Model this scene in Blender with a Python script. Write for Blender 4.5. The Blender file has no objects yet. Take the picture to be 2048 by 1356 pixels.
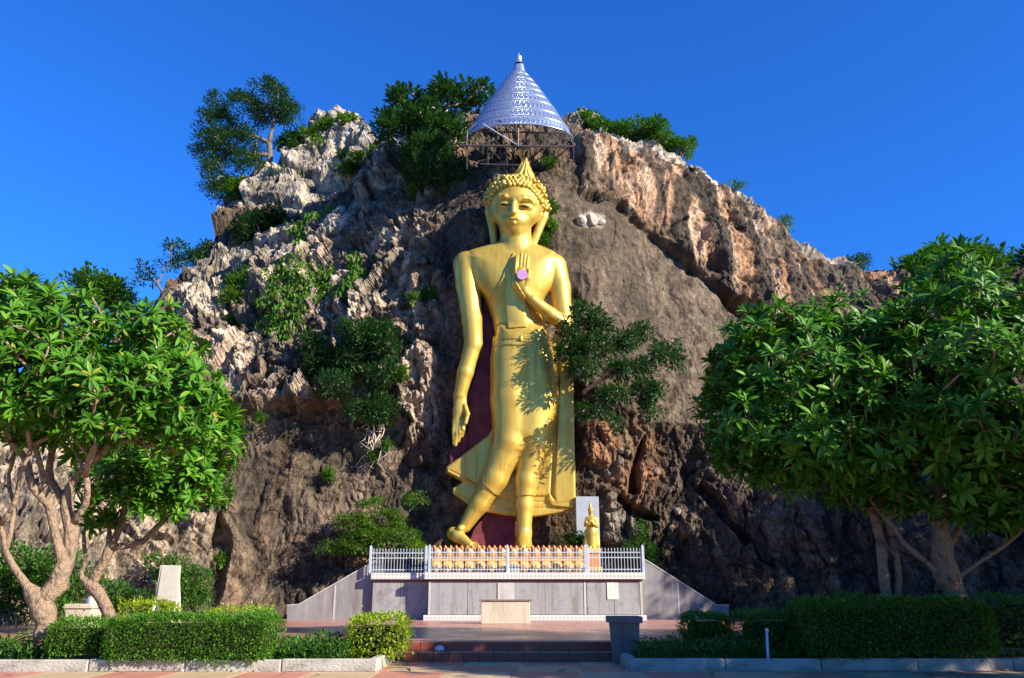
import bpy, math, random
import numpy as np
from mathutils import Vector, Matrix

random.seed(7)
RNG = np.random.default_rng(11)
scene = bpy.context.scene
COL = scene.collection

# ------------------------------------------------------------------ camera, sky, sun, exposure
F = 1640.0                      # focal length in photograph pixels (2048 wide)
TH = math.radians(17.2)         # upward pitch
CAMZ = 1.4
CT, ST = math.cos(TH), math.sin(TH)
cam = bpy.data.cameras.new('camera')
cam.sensor_width = 36.0
cam.lens = 36.0 * F / 2048.0
cam.clip_end = 2000
camo = bpy.data.objects.new('camera', cam)
camo.location = (0, 0, CAMZ)
camo.rotation_euler = (math.radians(90) + TH, 0, 0)
COL.objects.link(camo)
scene.camera = camo

SUN_TRAVEL = Vector((-1.0, 0.6, -0.55))
SUN_EL = math.atan2(0.55, math.hypot(1.0, 0.6))
SUN_ROT = math.atan2(1.0, -0.6)
world = bpy.data.worlds.new('World')
scene.world = world
world.use_nodes = True
nt = world.node_tree
bg = nt.nodes['Background']
sky = nt.nodes.new('ShaderNodeTexSky')
sky.sky_type = 'NISHITA'
sky.sun_disc = False
sky.sun_elevation = SUN_EL
sky.sun_rotation = SUN_ROT
sky.altitude = 0
sky.air_density = 1.0
sky.dust_density = 0.0
sky.ozone_density = 6.0
tint = nt.nodes.new('ShaderNodeMixRGB')          # deep polarised blue of the photograph's sky
tint.blend_type = 'MULTIPLY'; tint.inputs[0].default_value = 1.0
tint.inputs[2].default_value = (0.16, 0.52, 1.0, 1)
nt.links.new(sky.outputs[0], tint.inputs[1])
nt.links.new(tint.outputs[0], bg.inputs[0])
bg.inputs[1].default_value = 0.125

sun = bpy.data.lights.new('sun', 'SUN')
sun.energy = 5.0
sun.angle = math.radians(0.5)
sun.color = (1.0, 0.90, 0.74)
suno = bpy.data.objects.new('sun', sun)
suno.rotation_euler = SUN_TRAVEL.to_track_quat('-Z', 'Y').to_euler()
suno.location = (30, -10, 40)
COL.objects.link(suno)

scene.view_settings.view_transform = 'Standard'
scene.view_settings.look = 'None'
scene.view_settings.gamma = 1.0
scene.view_settings.exposure = 1.12
scene.view_settings.use_curve_mapping = False

# ------------------------------------------------------------------ pixel <-> place helpers
def ray(px, py):
    a = (px - 1024.0) / F
    b = (678.0 - py) / F
    return a, CT - b * ST, ST + b * CT
def at(px, py, Y):
    dx, dy, dz = ray(px, py)
    t = Y / dy
    return np.array([dx * t, Y, CAMZ + dz * t])
def atz(px, py, z):
    dx, dy, dz = ray(px, py)
    t = (z - CAMZ) / dz
    return np.array([dx * t, dy * t, z])
def mpp(px, py, Y):              # metres per photograph pixel there
    dx, dy, dz = ray(px, py)
    return (Y / dy) / F
def proj(P):
    P = np.asarray(P, float)
    x, y, z = P[..., 0], P[..., 1], P[..., 2] - CAMZ
    zc = y * CT + z * ST
    yc = -y * ST + z * CT
    return 1024 + F * x / zc, 678 - F * yc / zc

# ------------------------------------------------------------------ numpy noise
def _hash(ix, iy, iz, seed):
    h = (ix.astype(np.int64) * 374761393 + iy.astype(np.int64) * 668265263 + iz.astype(np.int64) * 2147483647 + seed * 974634777) & 0xFFFFFFFF
    h = ((h ^ (h >> 13)) * 1274126177) & 0xFFFFFFFF
    h = ((h ^ (h >> 16)) * 2246822519) & 0xFFFFFFFF
    return ((h ^ (h >> 15)) & 0xFFFFFF).astype(np.float32) / 16777216.0
def vnoise(P, seed=0):
    Pf = np.floor(P); f = (P - Pf).astype(np.float32); i = Pf.astype(np.int64)
    u = f * f * f * (f * (f * 6 - 15) + 10)
    r = 0
    for dx in (0, 1):
        wx = u[:, 0] if dx else 1 - u[:, 0]
        for dy in (0, 1):
            wy = u[:, 1] if dy else 1 - u[:, 1]
            for dz in (0, 1):
                wz = u[:, 2] if dz else 1 - u[:, 2]
                r = r + _hash(i[:, 0] + dx, i[:, 1] + dy, i[:, 2] + dz, seed) * wx * wy * wz
    return r * 2 - 1
def fbm(P, oct=4, seed=0, gain=.5, lac=2.03):
    r = 0; a = 1; s = 0
    for o in range(oct):
        r = r + a * vnoise(P * lac ** o + o * 17.3, seed + o); s += a; a *= gain
    return r / s
def ridged(P, oct=4, seed=0, gain=.55):
    r = 0; a = 1; s = 0
    for o in range(oct):
        r = r + a * (1 - 2 * np.abs(vnoise(P * 2.07 ** o + o * 9.1, seed + o))); s += a; a *= gain
    return r / s
def worley(P, seed=0):
    i0 = np.floor(P).astype(np.int64); n = len(P)
    f1 = np.full(n, 9., np.float32); f2 = f1.copy(); cid = np.zeros(n, np.float32); c1 = np.zeros((n, 3), np.float32)
    for dx in (-1, 0, 1):
        for dy in (-1, 0, 1):
            for dz in (-1, 0, 1):
                a, b, c = i0[:, 0] + dx, i0[:, 1] + dy, i0[:, 2] + dz
                q = np.stack([a + _hash(a, b, c, seed), b + _hash(a, b, c, seed + 1), c + _hash(a, b, c, seed + 2)], 1)
                v = (P - q).astype(np.float32)
                d = np.sqrt((v * v).sum(1))
                nw = d < f1
                f2 = np.where(nw, f1, np.minimum(f2, d))
                c1[nw] = v[nw]; cid = np.where(nw, _hash(a, b, c, seed + 3), cid); f1 = np.where(nw, d, f1)
    return f1, f2, cid, c1
def sstep(a, b, x):
    t = np.clip((x - a) / (b - a), 0, 1)
    return t * t * (3 - 2 * t)
def poly_sd(X, Z, poly):
    """signed distance (negative inside) to a polygon"""
    d = np.full(np.shape(X), 1e9); s = np.zeros(np.shape(X), bool)
    n = len(poly)
    for k in range(n):
        ax, az = poly[k]; bx, bz = poly[(k + 1) % n]
        ex, ez = bx - ax, bz - az
        wx, wz = X - ax, Z - az
        t = np.clip((wx * ex + wz * ez) / (ex * ex + ez * ez + 1e-12), 0, 1)
        d = np.minimum(d, (wx - ex * t) ** 2 + (wz - ez * t) ** 2)
        c = ((az > Z) != (bz > Z)) & (X < ex * (Z - az) / (ez if abs(ez) > 1e-12 else 1e-12) + ax)
        s ^= c
    d = np.sqrt(d)
    return np.where(s, -d, d)

# ------------------------------------------------------------------ object helpers
def wloc(o):
    v = Vector((0, 0, 0))
    while o is not None:
        v = v + o.location; o = o.parent
    return v
def make_mesh(name, V, Fs, mats=None, smooth=False, midx=None, colors=None, uv=None):
    """Fs: int array (n,3|4) or list of such arrays"""
    me = bpy.data.meshes.new(name)
    if isinstance(Fs, np.ndarray): Fs = [Fs]
    Fs = [np.asarray(f, np.int32) for f in Fs if len(f)]
    V = np.ascontiguousarray(V, np.float32)
    me.vertices.add(len(V)); me.vertices.foreach_set('co', V.ravel())
    tot = np.concatenate([np.full(len(f), f.shape[1], np.int32) for f in Fs])
    lv = np.concatenate([f.ravel() for f in Fs])
    me.loops.add(len(lv)); me.loops.foreach_set('vertex_index', lv)
    st = np.concatenate([[0], np.cumsum(tot)[:-1]]).astype(np.int32)
    me.polygons.add(len(tot)); me.polygons.foreach_set('loop_start', st)
    if midx is not None: me.polygons.foreach_set('material_index', np.asarray(midx, np.int32))
    me.polygons.foreach_set('use_smooth', np.full(len(tot), bool(smooth)))
    for m in (mats if isinstance(mats, (list, tuple)) else [mats]):
        if m: me.materials.append(m)
    me.update(calc_edges=True)
    if colors is not None:
        at_ = me.color_attributes.new('tint', 'FLOAT_COLOR', 'POINT')
        c4 = np.ones((len(V), 4), np.float32); c4[:, :colors.shape[1]] = colors
        at_.data.foreach_set('color', c4.ravel())
    if uv is not None:
        ul = me.uv_layers.new(name='map')
        ul.data.foreach_set('uv', np.ascontiguousarray(uv[lv], np.float32).ravel())
    return me
def link(name, me, parent=None, loc=(0, 0, 0)):
    o = bpy.data.objects.new(name, me)
    o.location = loc
    if parent is not None: o.parent = parent
    COL.objects.link(o)
    return o
def part(name, V, Fs, mat, parent=None, **k):
    """mesh object; V in world coordinates"""
    V = np.asarray(V, float)
    if parent is not None:
        V = V - np.array(wloc(parent))
    return link(name, make_mesh(name, V, Fs, mat, **k), parent)
def tag(o, label=None, cat=None, group=None, kind=None):
    if label: o['label'] = label
    if cat: o['category'] = cat
    if group: o['group'] = group
    if kind: o['kind'] = kind
    return o
def thing(name, loc, label, cat, group=None):
    o = bpy.data.objects.new(name, None)
    o.location = [float(c) for c in loc]; o.empty_display_size = .3
    COL.objects.link(o)
    return tag(o, label, cat, group)

class MB:
    """collects boxes, tubes, prisms, lathes into one mesh"""
    def __init__(s): s.V = []; s.Q = []; s.T = []; s.n = 0
    def add(s, V, F):
        V = np.asarray(V, float); F = np.asarray(F)
        (s.Q if F.shape[1] == 4 else s.T).append(F + s.n)
        s.V.append(V); s.n += len(V)
    def box(s, x0, x1, y0, y1, z0, z1, bev=0.0):
        if bev <= 0:
            V = [(x, y, z) for x in (x0, x1) for y in (y0, y1) for z in (z0, z1)]
            s.add(V, [(0, 1, 3, 2), (4, 6, 7, 5), (0, 4, 5, 1), (2, 3, 7, 6), (0, 2, 6, 4), (1, 5, 7, 3)])
        else:
            b = bev; V = []; Q = []; T = []
            idx = {}
            for i, (x, sx) in enumerate(((x0, 1), (x1, -1))):
                for j, (y, sy) in enumerate(((y0, 1), (y1, -1))):
                    for k, (z, sz) in enumerate(((z0, 1), (z1, -1))):
                        idx[i, j, k] = len(V)
                        V += [(x, y + sy * b, z + sz * b), (x + sx * b, y, z + sz * b), (x + sx * b, y + sy * b, z)]
            I = lambda i, j, k, a: idx[i, j, k] + a
            for i in (0, 1):
                Q.append([I(i, 0, 0, 0), I(i, 0, 1, 0), I(i, 1, 1, 0), I(i, 1, 0, 0)])
                Q.append([I(0, i, 0, 1), I(1, i, 0, 1), I(1, i, 1, 1), I(0, i, 1, 1)])
                Q.append([I(0, 0, i, 2), I(0, 1, i, 2), I(1, 1, i, 2), I(1, 0, i, 2)])
                for j in (0, 1):
                    Q.append([I(i, j, 0, 0), I(i, j, 1, 0), I(i, j, 1, 1), I(i, j, 0, 1)])
                    Q.append([I(i, 0, j, 0), I(i, 1, j, 0), I(i, 1, j, 2), I(i, 0, j, 2)])
                    Q.append([I(0, i, j, 1), I(1, i, j, 1), I(1, i, j, 2), I(0, i, j, 2)])
                    for k in (0, 1): T.append([I(i, j, k, 0), I(i, j, k, 1), I(i, j, k, 2)])
            n = s.n; s.V.append(np.array(V)); s.Q.append(np.array(Q) + n); s.T.append(np.array(T) + n); s.n += len(V)
    def tube(s, pts, rad, n=6, cap=True):
        V, Q, T = tube_np(np.asarray(pts, float), np.broadcast_to(np.asarray(rad, float), (len(pts),)), n, cap)
        k = s.n; s.V.append(V); s.Q.append(Q + k); s.n += len(V)
        if len(T): s.T.append(T + k)
    def prism(s, poly, y0, y1):
        """polygon in x,z extruded along y"""
        n = len(poly)
        V = [(x, y0, z) for x, z in poly] + [(x, y1, z) for x, z in poly]
        k = s.n; s.V.append(np.array(V, float)); s.n += 2 * n
        s.Q.append(np.array([(i, (i + 1) % n, n + (i + 1) % n, n + i) for i in range(n)]) + k)
        from mathutils.geometry import tessellate_polygon
        t = tessellate_polygon([[Vector((x, z, 0)) for x, z in poly]])
        if len(t): s.T.append(np.array([list(a) for a in t] + [[b + n for b in reversed(a)] for a in t]) + k)
    def lathe(s, prof, cx, cy, n=16):
        V = []; Q = []
        for r, z in prof:
            for k in range(n):
                a = 2 * math.pi * k / n
                V.append((cx + r * math.cos(a), cy + r * math.sin(a), z))
        for j in range(len(prof) - 1):
            for k in range(n):
                Q.append((j * n + k, j * n + (k + 1) % n, (j + 1) * n + (k + 1) % n, (j + 1) * n + k))
        s.add(V, Q)
    def get(s):
        Fs = []
        if s.Q: Fs.append(np.concatenate(s.Q))
        if s.T: Fs.append(np.concatenate(s.T))
        return np.concatenate(s.V), Fs
    def build(s, name, mat, parent=None, smooth=False):
        V, Fs = s.get()
        return part(name, V, Fs, mat, parent, smooth=smooth)
def tube_np(P, R, n=6, cap=True):
    m = len(P)
    T = np.gradient(P, axis=0) if m > 2 else np.repeat((P[1] - P[0])[None], 2, 0)
    T /= np.linalg.norm(T, axis=1)[:, None] + 1e-9
    ref = np.array([0, 0, 1.]) if abs(T[0][2]) < .9 else np.array([1., 0, 0])
    V = []
    u = np.cross(ref, T[0]); u /= np.linalg.norm(u)
    a = np.arange(n) * 2 * math.pi / n
    for i in range(m):
        u = u - T[i] * (u @ T[i]); u /= np.linalg.norm(u) + 1e-9
        w = np.cross(T[i], u)
        V.append(P[i] + R[i] * (np.cos(a)[:, None] * u + np.sin(a)[:, None] * w))
    V = np.concatenate(V)
    k = np.arange(n); k1 = (k + 1) % n
    Q = np.concatenate([np.stack([j * n + k, j * n + k1, (j + 1) * n + k1, (j + 1) * n + k], 1) for j in range(m - 1)])
    Tr = np.zeros((0, 3), int)
    if cap:
        V = np.concatenate([V, P[:1], P[-1:]])
        Tr = np.concatenate([np.stack([k1, k, np.full(n, m * n)], 1), np.stack([(m - 1) * n + k, (m - 1) * n + k1, np.full(n, m * n + 1)], 1)])
    return V, Q, Tr

# ------------------------------------------------------------------ materials
def mat_new(name):
    m = bpy.data.materials.new(name); m.use_nodes = True
    n = m.node_tree.nodes; b = n['Principled BSDF']
    return m, n, m.node_tree.links, b
def ramp(n, stops):
    r = n.new('ShaderNodeValToRGB'); e = r.color_ramp.elements
    while len(e) < len(stops): e.new(0.5)
    for el, (p, c) in zip(e, stops):
        el.position = p; el.color = (c[0], c[1], c[2], 1)
    return r
def noisy(name, c0, c1, scale=3.0, rough=.8, metallic=0, bump=.2, bscale=None, detail=8, spec=.3, stretch=(1, 1, 1), c2=None, bdist=.05):
    m, n, l, b = mat_new(name)
    tc = n.new('ShaderNodeTexCoord'); mp = n.new('ShaderNodeMapping'); mp.inputs['Scale'].default_value = stretch
    l.new(tc.outputs['Object'], mp.inputs[0])
    no = n.new('ShaderNodeTexNoise'); no.inputs['Scale'].default_value = scale; no.inputs['Detail'].default_value = detail
    no.inputs['Roughness'].default_value = .65
    l.new(mp.outputs[0], no.inputs[0])
    st = [(.3, c0), (.7, c1)] if c2 is None else [(.28, c0), (.5, c1), (.72, c2)]
    r = ramp(n, st); l.new(no.outputs[0], r.inputs[0]); l.new(r.outputs[0], b.inputs['Base Color'])
    b.inputs['Roughness'].default_value = rough; b.inputs['Metallic'].default_value = metallic
    b.inputs['Specular IOR Level'].default_value = spec
    if bump > 0:
        nb = n.new('ShaderNodeTexNoise'); nb.inputs['Scale'].default_value = bscale or scale * 6; nb.inputs['Detail'].default_value = 6
        l.new(mp.outputs[0], nb.inputs[0])
        bp = n.new('ShaderNodeBump'); bp.inputs['Strength'].default_value = bump; bp.inputs['Distance'].default_value = bdist
        l.new(nb.outputs[0], bp.inputs['Height']); l.new(bp.outputs[0], b.inputs['Normal'])
    return m
def leaf_mat(name, stops, rough=.4, trans=.25, spec=.5):
    m, n, l, b = mat_new(name)
    g = n.new('ShaderNodeNewGeometry'); oi = n.new('ShaderNodeObjectInfo')
    ad = n.new('ShaderNodeMath'); ad.operation = 'ADD'; l.new(g.outputs['Random Per Island'], ad.inputs[0]); l.new(oi.outputs['Random'], ad.inputs[1])
    fr = n.new('ShaderNodeMath'); fr.operation = 'FRACT'; l.new(ad.outputs[0], fr.inputs[0])
    r = ramp(n, stops); l.new(fr.outputs[0], r.inputs[0])
    l.new(r.outputs[0], b.inputs['Base Color'])
    b.inputs['Roughness'].default_value = rough; b.inputs['Specular IOR Level'].default_value = spec
    tr = n.new('ShaderNodeBsdfTranslucent')
    mx = n.new('ShaderNodeMixRGB'); mx.blend_type = 'MULTIPLY'; mx.inputs[0].default_value = 1; mx.inputs[2].default_value = (1.6, 1.7, .5, 1)
    l.new(r.outputs[0], mx.inputs[1]); l.new(mx.outputs[0], tr.inputs[0])
    ms = n.new('ShaderNodeMixShader'); ms.inputs[0].default_value = trans
    l.new(b.outputs[0], ms.inputs[1]); l.new(tr.outputs[0], ms.inputs[2])
    l.new(ms.outputs[0], n['Material Output'].inputs[0])
    return m

M = {}
M['gold'] = noisy('gold_paint', (.50, .33, .05), (.70, .49, .095), 1.6, .36, .5, .12, 9, 5, .5, (1, 1, .25), bdist=.03)
def weather(m):
    n = m.node_tree.nodes; l = m.node_tree.links; b = n['Principled BSDF']; src = b.inputs['Base Color'].links[0].from_socket
    tc = n.new('ShaderNodeTexCoord'); mp = n.new('ShaderNodeMapping'); mp.inputs['Scale'].default_value = (2.6, 2.6, .22); l.new(tc.outputs['Object'], mp.inputs[0])
    no = n.new('ShaderNodeTexNoise'); no.inputs['Scale'].default_value = 1.5; no.inputs['Detail'].default_value = 9; no.inputs['Roughness'].default_value = .7; l.new(mp.outputs[0], no.inputs[0])
    rr_ = ramp(n, [(.34, (.62, .56, .46)), (.48, (1, 1, 1)), (.70, (1.1, 1.12, 1.2))]); l.new(no.outputs[0], rr_.inputs[0])
    k = n.new('ShaderNodeMixRGB'); k.blend_type = 'MULTIPLY'; k.inputs[0].default_value = .85; l.new(src, k.inputs[1]); l.new(rr_.outputs[0], k.inputs[2]); l.new(k.outputs[0], b.inputs['Base Color'])
    if m.name != 'gold_paint': return
    ro = ramp(n, [(.34, (.6,) * 3), (.6, (.34,) * 3)]); l.new(no.outputs[0], ro.inputs[0]); l.new(ro.outputs[0], b.inputs['Roughness'])
weather(M['gold'])
WEATHER_LATER = ('granite', 'wingwall', 'trimwhite', 'buff', 'white', 'darkconcrete')
M['maroon'] = noisy('maroon_render', (.09, .02, .026), (.21, .05, .06), 2.2, .8, 0, .3, 8)
M['purple'] = noisy('lilac_paint', (.42, .22, .45), (.48, .26, .5), 3, .6, 0, .05)
M['dark'] = noisy('dark_paint', (.02, .018, .015), (.03, .025, .02), 3, .5, 0, 0)
M['granite'] = noisy('grey_granite', (.17, .168, .168), (.29, .283, .28), 3, .55, 0, .1, 60, 12, .4, c2=(.235, .23, .232), bdist=.01)
M['wingwall'] = noisy('wing_wall_render', (.16, .152, .152), (.27, .258, .255), 2.2, .75, 0, .12, 30, 10, .3, (1, 1, .3), bdist=.02)
M['trimwhite'] = noisy('pale_trim', (.38, .365, .33), (.50, .48, .44), 3, .7, 0, .1)
M['white'] = noisy('white_paint', (.56, .53, .46), (.70, .67, .60), 2, .6, 0, .05, stretch=(1, 1, .3))
M['recess'] = noisy('red_brown_recess', (.12, .06, .05), (.2, .1, .08), 3, .8, 0, .1)
M['board'] = noisy('board_paint', (.36, .33, .27), (.46, .43, .36), 2, .6, 0, .05, stretch=(1, 1, .3))
M['buff'] = noisy('buff_render', (.36, .31, .22), (.50, .44, .33), 1.6, .8, 0, .15, 20, stretch=(1, 1, .35), c2=(.44, .38, .28))
M['buffdark'] = noisy('stained_edge', (.12, .09, .07), (.26, .20, .15), 4, .8, 0, .15)
M['concrete'] = noisy('weathered_concrete', (.07, .065, .055), (.36, .34, .29), 1.6, .9, 0, .5, 14, 12, .2, (1, 1, 2), c2=(.46, .43, .38))
M['darkconcrete'] = noisy('grey_pillar', (.115, .11, .105), (.19, .18, .17), 2, .8, 0, .2, 18)
M['soil'] = noisy('bed_soil', (.05, .035, .025), (.11, .08, .055), 6, .95, 0, .6, 20)
M['steel'] = noisy('grey_rail_paint', (.46, .52, .58), (.56, .62, .68), 4, .4, .3, .03)
M['pole'] = noisy('blue_white_post', (.35, .45, .62), (.5, .6, .75), 3, .4, .2, .05)
M['rust'] = noisy('frame_steel', (.06, .045, .045), (.16, .13, .13), 3, .6, .4, .1)
M['orange'] = noisy('orange_paint', (.52, .19, .05), (.64, .28, .07), 3, .5, .2, .1)
M['petal'] = noisy('petal_gold', (.62, .36, .09), (.78, .54, .20), 2, .45, .2, .08)
M['redtile'] = noisy('red_paver', (.38, .15, .095), (.52, .235, .15), 1.3, .6, 0, .12, 25, 8, .4, c2=(.46, .20, .13))
M['tantile'] = noisy('tan_paver', (.36, .25, .12), (.52, .39, .22), 1.3, .6, 0, .12, 25, 8, .3, c2=(.46, .33, .17))
M['riser'] = noisy('riser_tile', (.20, .05, .032), (.40, .115, .075), 2.5, .5, 0, .15, 20, 12)
M['bark'] = noisy('frangipani_bark', (.075, .05, .033), (.29, .21, .145), 7, .9, 0, 1.0, 11, 12, .15, (1, 1, .8), c2=(.24, .15, .085), bdist=.12)
M['bark2'] = noisy('cliff_bark', (.08, .06, .045), (.22, .175, .135), 6, .9, 0, .5, 14)
M['deadwood'] = noisy('pale_root', (.36, .30, .24), (.52, .45, .38), 6, .9, 0, .4, 14)
M['fran'] = leaf_mat('frangipani_leaf', [(0, (.03, .11, .006)), (.5, (.055, .175, .010)), (.85, (.09, .24, .016)), (.96, (.15, .29, .03)), (1, (.30, .25, .04))], .5, .22, .2)
M['frand'] = leaf_mat('frangipani_leaf_shaded', [(0, (.028, .10, .006)), (.5, (.055, .175, .010)), (.9, (.09, .24, .016)), (1, (.15, .28, .03))], .46, .16, .25)  # same leaf made dimmer and less translucent, for the trees in shade
M['hedge'] = leaf_mat('hedge_leaf', [(0, (.04, .13, .008)), (.6, (.075, .21, .014)), (.93, (.12, .27, .025)), (1, (.2, .2, .05))], .4, .2, .5)
M['hedgey'] = leaf_mat('yellow_hedge_leaf', [(0, (.16, .27, .012)), (.6, (.28, .38, .02)), (1, (.42, .48, .04))], .4, .3, .4)
M['cliffleaf'] = leaf_mat('cliff_leaf', [(0, (.015, .055, .016)), (.6, (.03, .095, .026)), (1, (.055, .14, .035))], .45, .2, .4)
M['bushleaf'] = leaf_mat('bush_leaf', [(0, (.03, .10, .012)), (.6, (.055, .16, .018)), (1, (.09, .21, .03))], .45, .25, .4)
M['vine'] = leaf_mat('vine_leaf', [(0, (.05, .13, .012)), (.6, (.09, .20, .02)), (1, (.15, .27, .03))], .5, .3, .3)
M['flower'] = noisy('cream_flower', (.75, .66, .45), (.85, .80, .66), 5, .6, 0, 0)
M['core'] = noisy('hedge_shade_fill', (.012, .018, .006), (.03, .03, .012), 8, .95, 0, .3)  # near-black colour of the box that darkens hedge insides
M['dryleaf'] = noisy('dry_leaf', (.22, .13, .05), (.34, .22, .09), 8, .8, 0, 0)
M['grey_slab'] = noisy('blue_grey_slab', (.30, .33, .38), (.38, .41, .46), 2, .8, 0, .1)
M['lampblue'] = noisy('pale_blue_glass', (.35, .42, .55), (.5, .56, .68), 5, .25, .2, 0)

# diamond patterned granite band
def diamond_mat():
    m, n, l, b = mat_new('diamond_band')
    tc = n.new('ShaderNodeTexCoord'); mp = n.new('ShaderNodeMapping')
    mp.inputs['Rotation'].default_value = (0, math.radians(45), 0)
    ck = n.new('ShaderNodeTexChecker'); ck.inputs['Scale'].default_value = 9
    ck.inputs['Color1'].default_value = (.60, .58, .54, 1); ck.inputs['Color2'].default_value = (.30, .31, .30, 1)
    no = n.new('ShaderNodeTexNoise'); no.inputs['Scale'].default_value = 3
    mx = n.new('ShaderNodeMixRGB'); mx.inputs[2].default_value = (.56, .54, .50, 1)
    l.new(tc.outputs['Object'], mp.inputs[0]); l.new(mp.outputs[0], ck.inputs['Vector']); l.new(no.outputs[0], mx.inputs[0])
    l.new(ck.outputs['Color'], mx.inputs[1]); l.new(mx.outputs[0], b.inputs['Base Color'])
    b.inputs['Roughness'].default_value = .6
    return m
M['diamond'] = diamond_mat()
for k_ in WEATHER_LATER: weather(M[k_])

def terrace_mat():
    m, n, l, b = mat_new('terrace_tile')
    tc = n.new('ShaderNodeTexCoord')
    br = n.new('ShaderNodeTexBrick')
    br.offset = 0; br.inputs['Scale'].default_value = 1.0
    br.inputs['Brick Width'].default_value = .4; br.inputs['Row Height'].default_value = .4; br.inputs['Mortar Size'].default_value = .012
    br.inputs['Color1'].default_value = (.47, .225, .165, 1); br.inputs['Color2'].default_value = (.53, .27, .205, 1); br.inputs['Mortar'].default_value = (.22, .13, .10, 1)
    l.new(tc.outputs['Object'], br.inputs[0])
    no = n.new('ShaderNodeTexNoise'); no.inputs['Scale'].default_value = .7; no.inputs['Detail'].default_value = 8; l.new(tc.outputs['Object'], no.inputs[0])
    mx = n.new('ShaderNodeMixRGB'); mx.blend_type = 'MULTIPLY'; mx.inputs[0].default_value = .55
    r = ramp(n, [(.3, (.62, .6, .58)), (.7, (1.1, 1.1, 1.1))]); l.new(no.outputs[0], r.inputs[0])
    l.new(br.outputs['Color'], mx.inputs[1]); l.new(r.outputs[0], mx.inputs[2]); l.new(mx.outputs[0], b.inputs['Base Color'])
    rr = ramp(n, [(.3, (.22,) * 3), (.7, (.4,) * 3)]); l.new(no.outputs[0], rr.inputs[0]); l.new(rr.outputs[0], b.inputs['Roughness'])
    b.inputs['Specular IOR Level'].default_value = .6
    return m
M['terrace'] = terrace_mat()

def rock_mat():
    m, n, l, b = mat_new('cliff_rock')
    ca = n.new('ShaderNodeVertexColor'); ca.layer_name = 'tint'
    tc = n.new('ShaderNodeTexCoord')
    no = n.new('ShaderNodeTexNoise'); no.inputs['Scale'].default_value = 3.5; no.inputs['Detail'].default_value = 12; no.inputs['Roughness'].default_value = .72
    l.new(tc.outputs['Object'], no.inputs[0])
    r = ramp(n, [(.3, (.28, .27, .26)), (.5, (.95, .95, .95)), (.70, (1.6, 1.56, 1.5))]); l.new(no.outputs[0], r.inputs[0])
    mx = n.new('ShaderNodeMixRGB'); mx.blend_type = 'MULTIPLY'; mx.inputs[0].default_value = .8
    l.new(ca.outputs[0], mx.inputs[1]); l.new(r.outputs[0], mx.inputs[2]); l.new(mx.outputs[0], b.inputs['Base Color'])
    b.inputs['Roughness'].default_value = .9; b.inputs['Specular IOR Level'].default_value = .15
    wn = n.new('ShaderNodeTexNoise'); wn.inputs['Scale'].default_value = 1.1; wn.inputs['Detail'].default_value = 4; l.new(tc.outputs['Object'], wn.inputs[0])
    wa = n.new('ShaderNodeMixRGB'); wa.blend_type = 'ADD'; wa.inputs[0].default_value = 1.2; l.new(tc.outputs['Object'], wa.inputs[1]); l.new(wn.outputs['Color'], wa.inputs[2])
    prev = mx.outputs[0]
    for sc_, st_, wd in ((.75, (1, 1, .45), .035), (2.1, (1, 1, .6), .05)):
        m2 = n.new('ShaderNodeMapping'); m2.inputs['Scale'].default_value = st_; l.new(wa.outputs[0], m2.inputs[0])
        vo = n.new('ShaderNodeTexVoronoi'); vo.feature = 'DISTANCE_TO_EDGE'; vo.inputs['Scale'].default_value = sc_; l.new(m2.outputs[0], vo.inputs['Vector'])
        nk_ = n.new('ShaderNodeTexNoise'); nk_.inputs['Scale'].default_value = .8; nk_.inputs['Detail'].default_value = 3; l.new(tc.outputs['Object'], nk_.inputs[0])
        th_ = n.new('ShaderNodeMath'); th_.operation = 'MULTIPLY'; th_.inputs[1].default_value = wd * 2; l.new(nk_.outputs[0], th_.inputs[0])
        dv = n.new('ShaderNodeMath'); dv.operation = 'DIVIDE'; dv.use_clamp = True; l.new(vo.outputs['Distance'], dv.inputs[0]); l.new(th_.outputs[0], dv.inputs[1])
        cr = ramp(n, [(0, (.28, .26, .25)), (1, (1, 1, 1))]); l.new(dv.outputs[0], cr.inputs[0])
        k_ = n.new('ShaderNodeMixRGB'); k_.blend_type = 'MULTIPLY'; l.new(ca.outputs['Alpha'], k_.inputs[0]); l.new(prev, k_.inputs[1]); l.new(cr.outputs[0], k_.inputs[2]); prev = k_.outputs[0]
    l.new(prev, b.inputs['Base Color'])
    mp = n.new('ShaderNodeMapping'); mp.inputs['Scale'].default_value = (1, 1, .55); l.new(tc.outputs['Object'], mp.inputs[0])
    nb = n.new('ShaderNodeTexNoise'); nb.inputs['Scale'].default_value = 5; nb.inputs['Detail'].default_value = 12; nb.inputs['Roughness'].default_value = .7
    l.new(mp.outputs[0], nb.inputs[0])
    bp = n.new('ShaderNodeBump'); bp.inputs['Strength'].default_value = .95; bp.inputs['Distance'].default_value = .16
    st2 = n.new('ShaderNodeMath'); st2.operation = 'MULTIPLY'; st2.inputs[1].default_value = .95; l.new(ca.outputs['Alpha'], st2.inputs[0]); l.new(st2.outputs[0], bp.inputs['Strength'])
    l.new(nb.outputs[0], bp.inputs['Height']); l.new(bp.outputs[0], b.inputs['Normal'])
    return m
M['rock'] = rock_mat()

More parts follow.
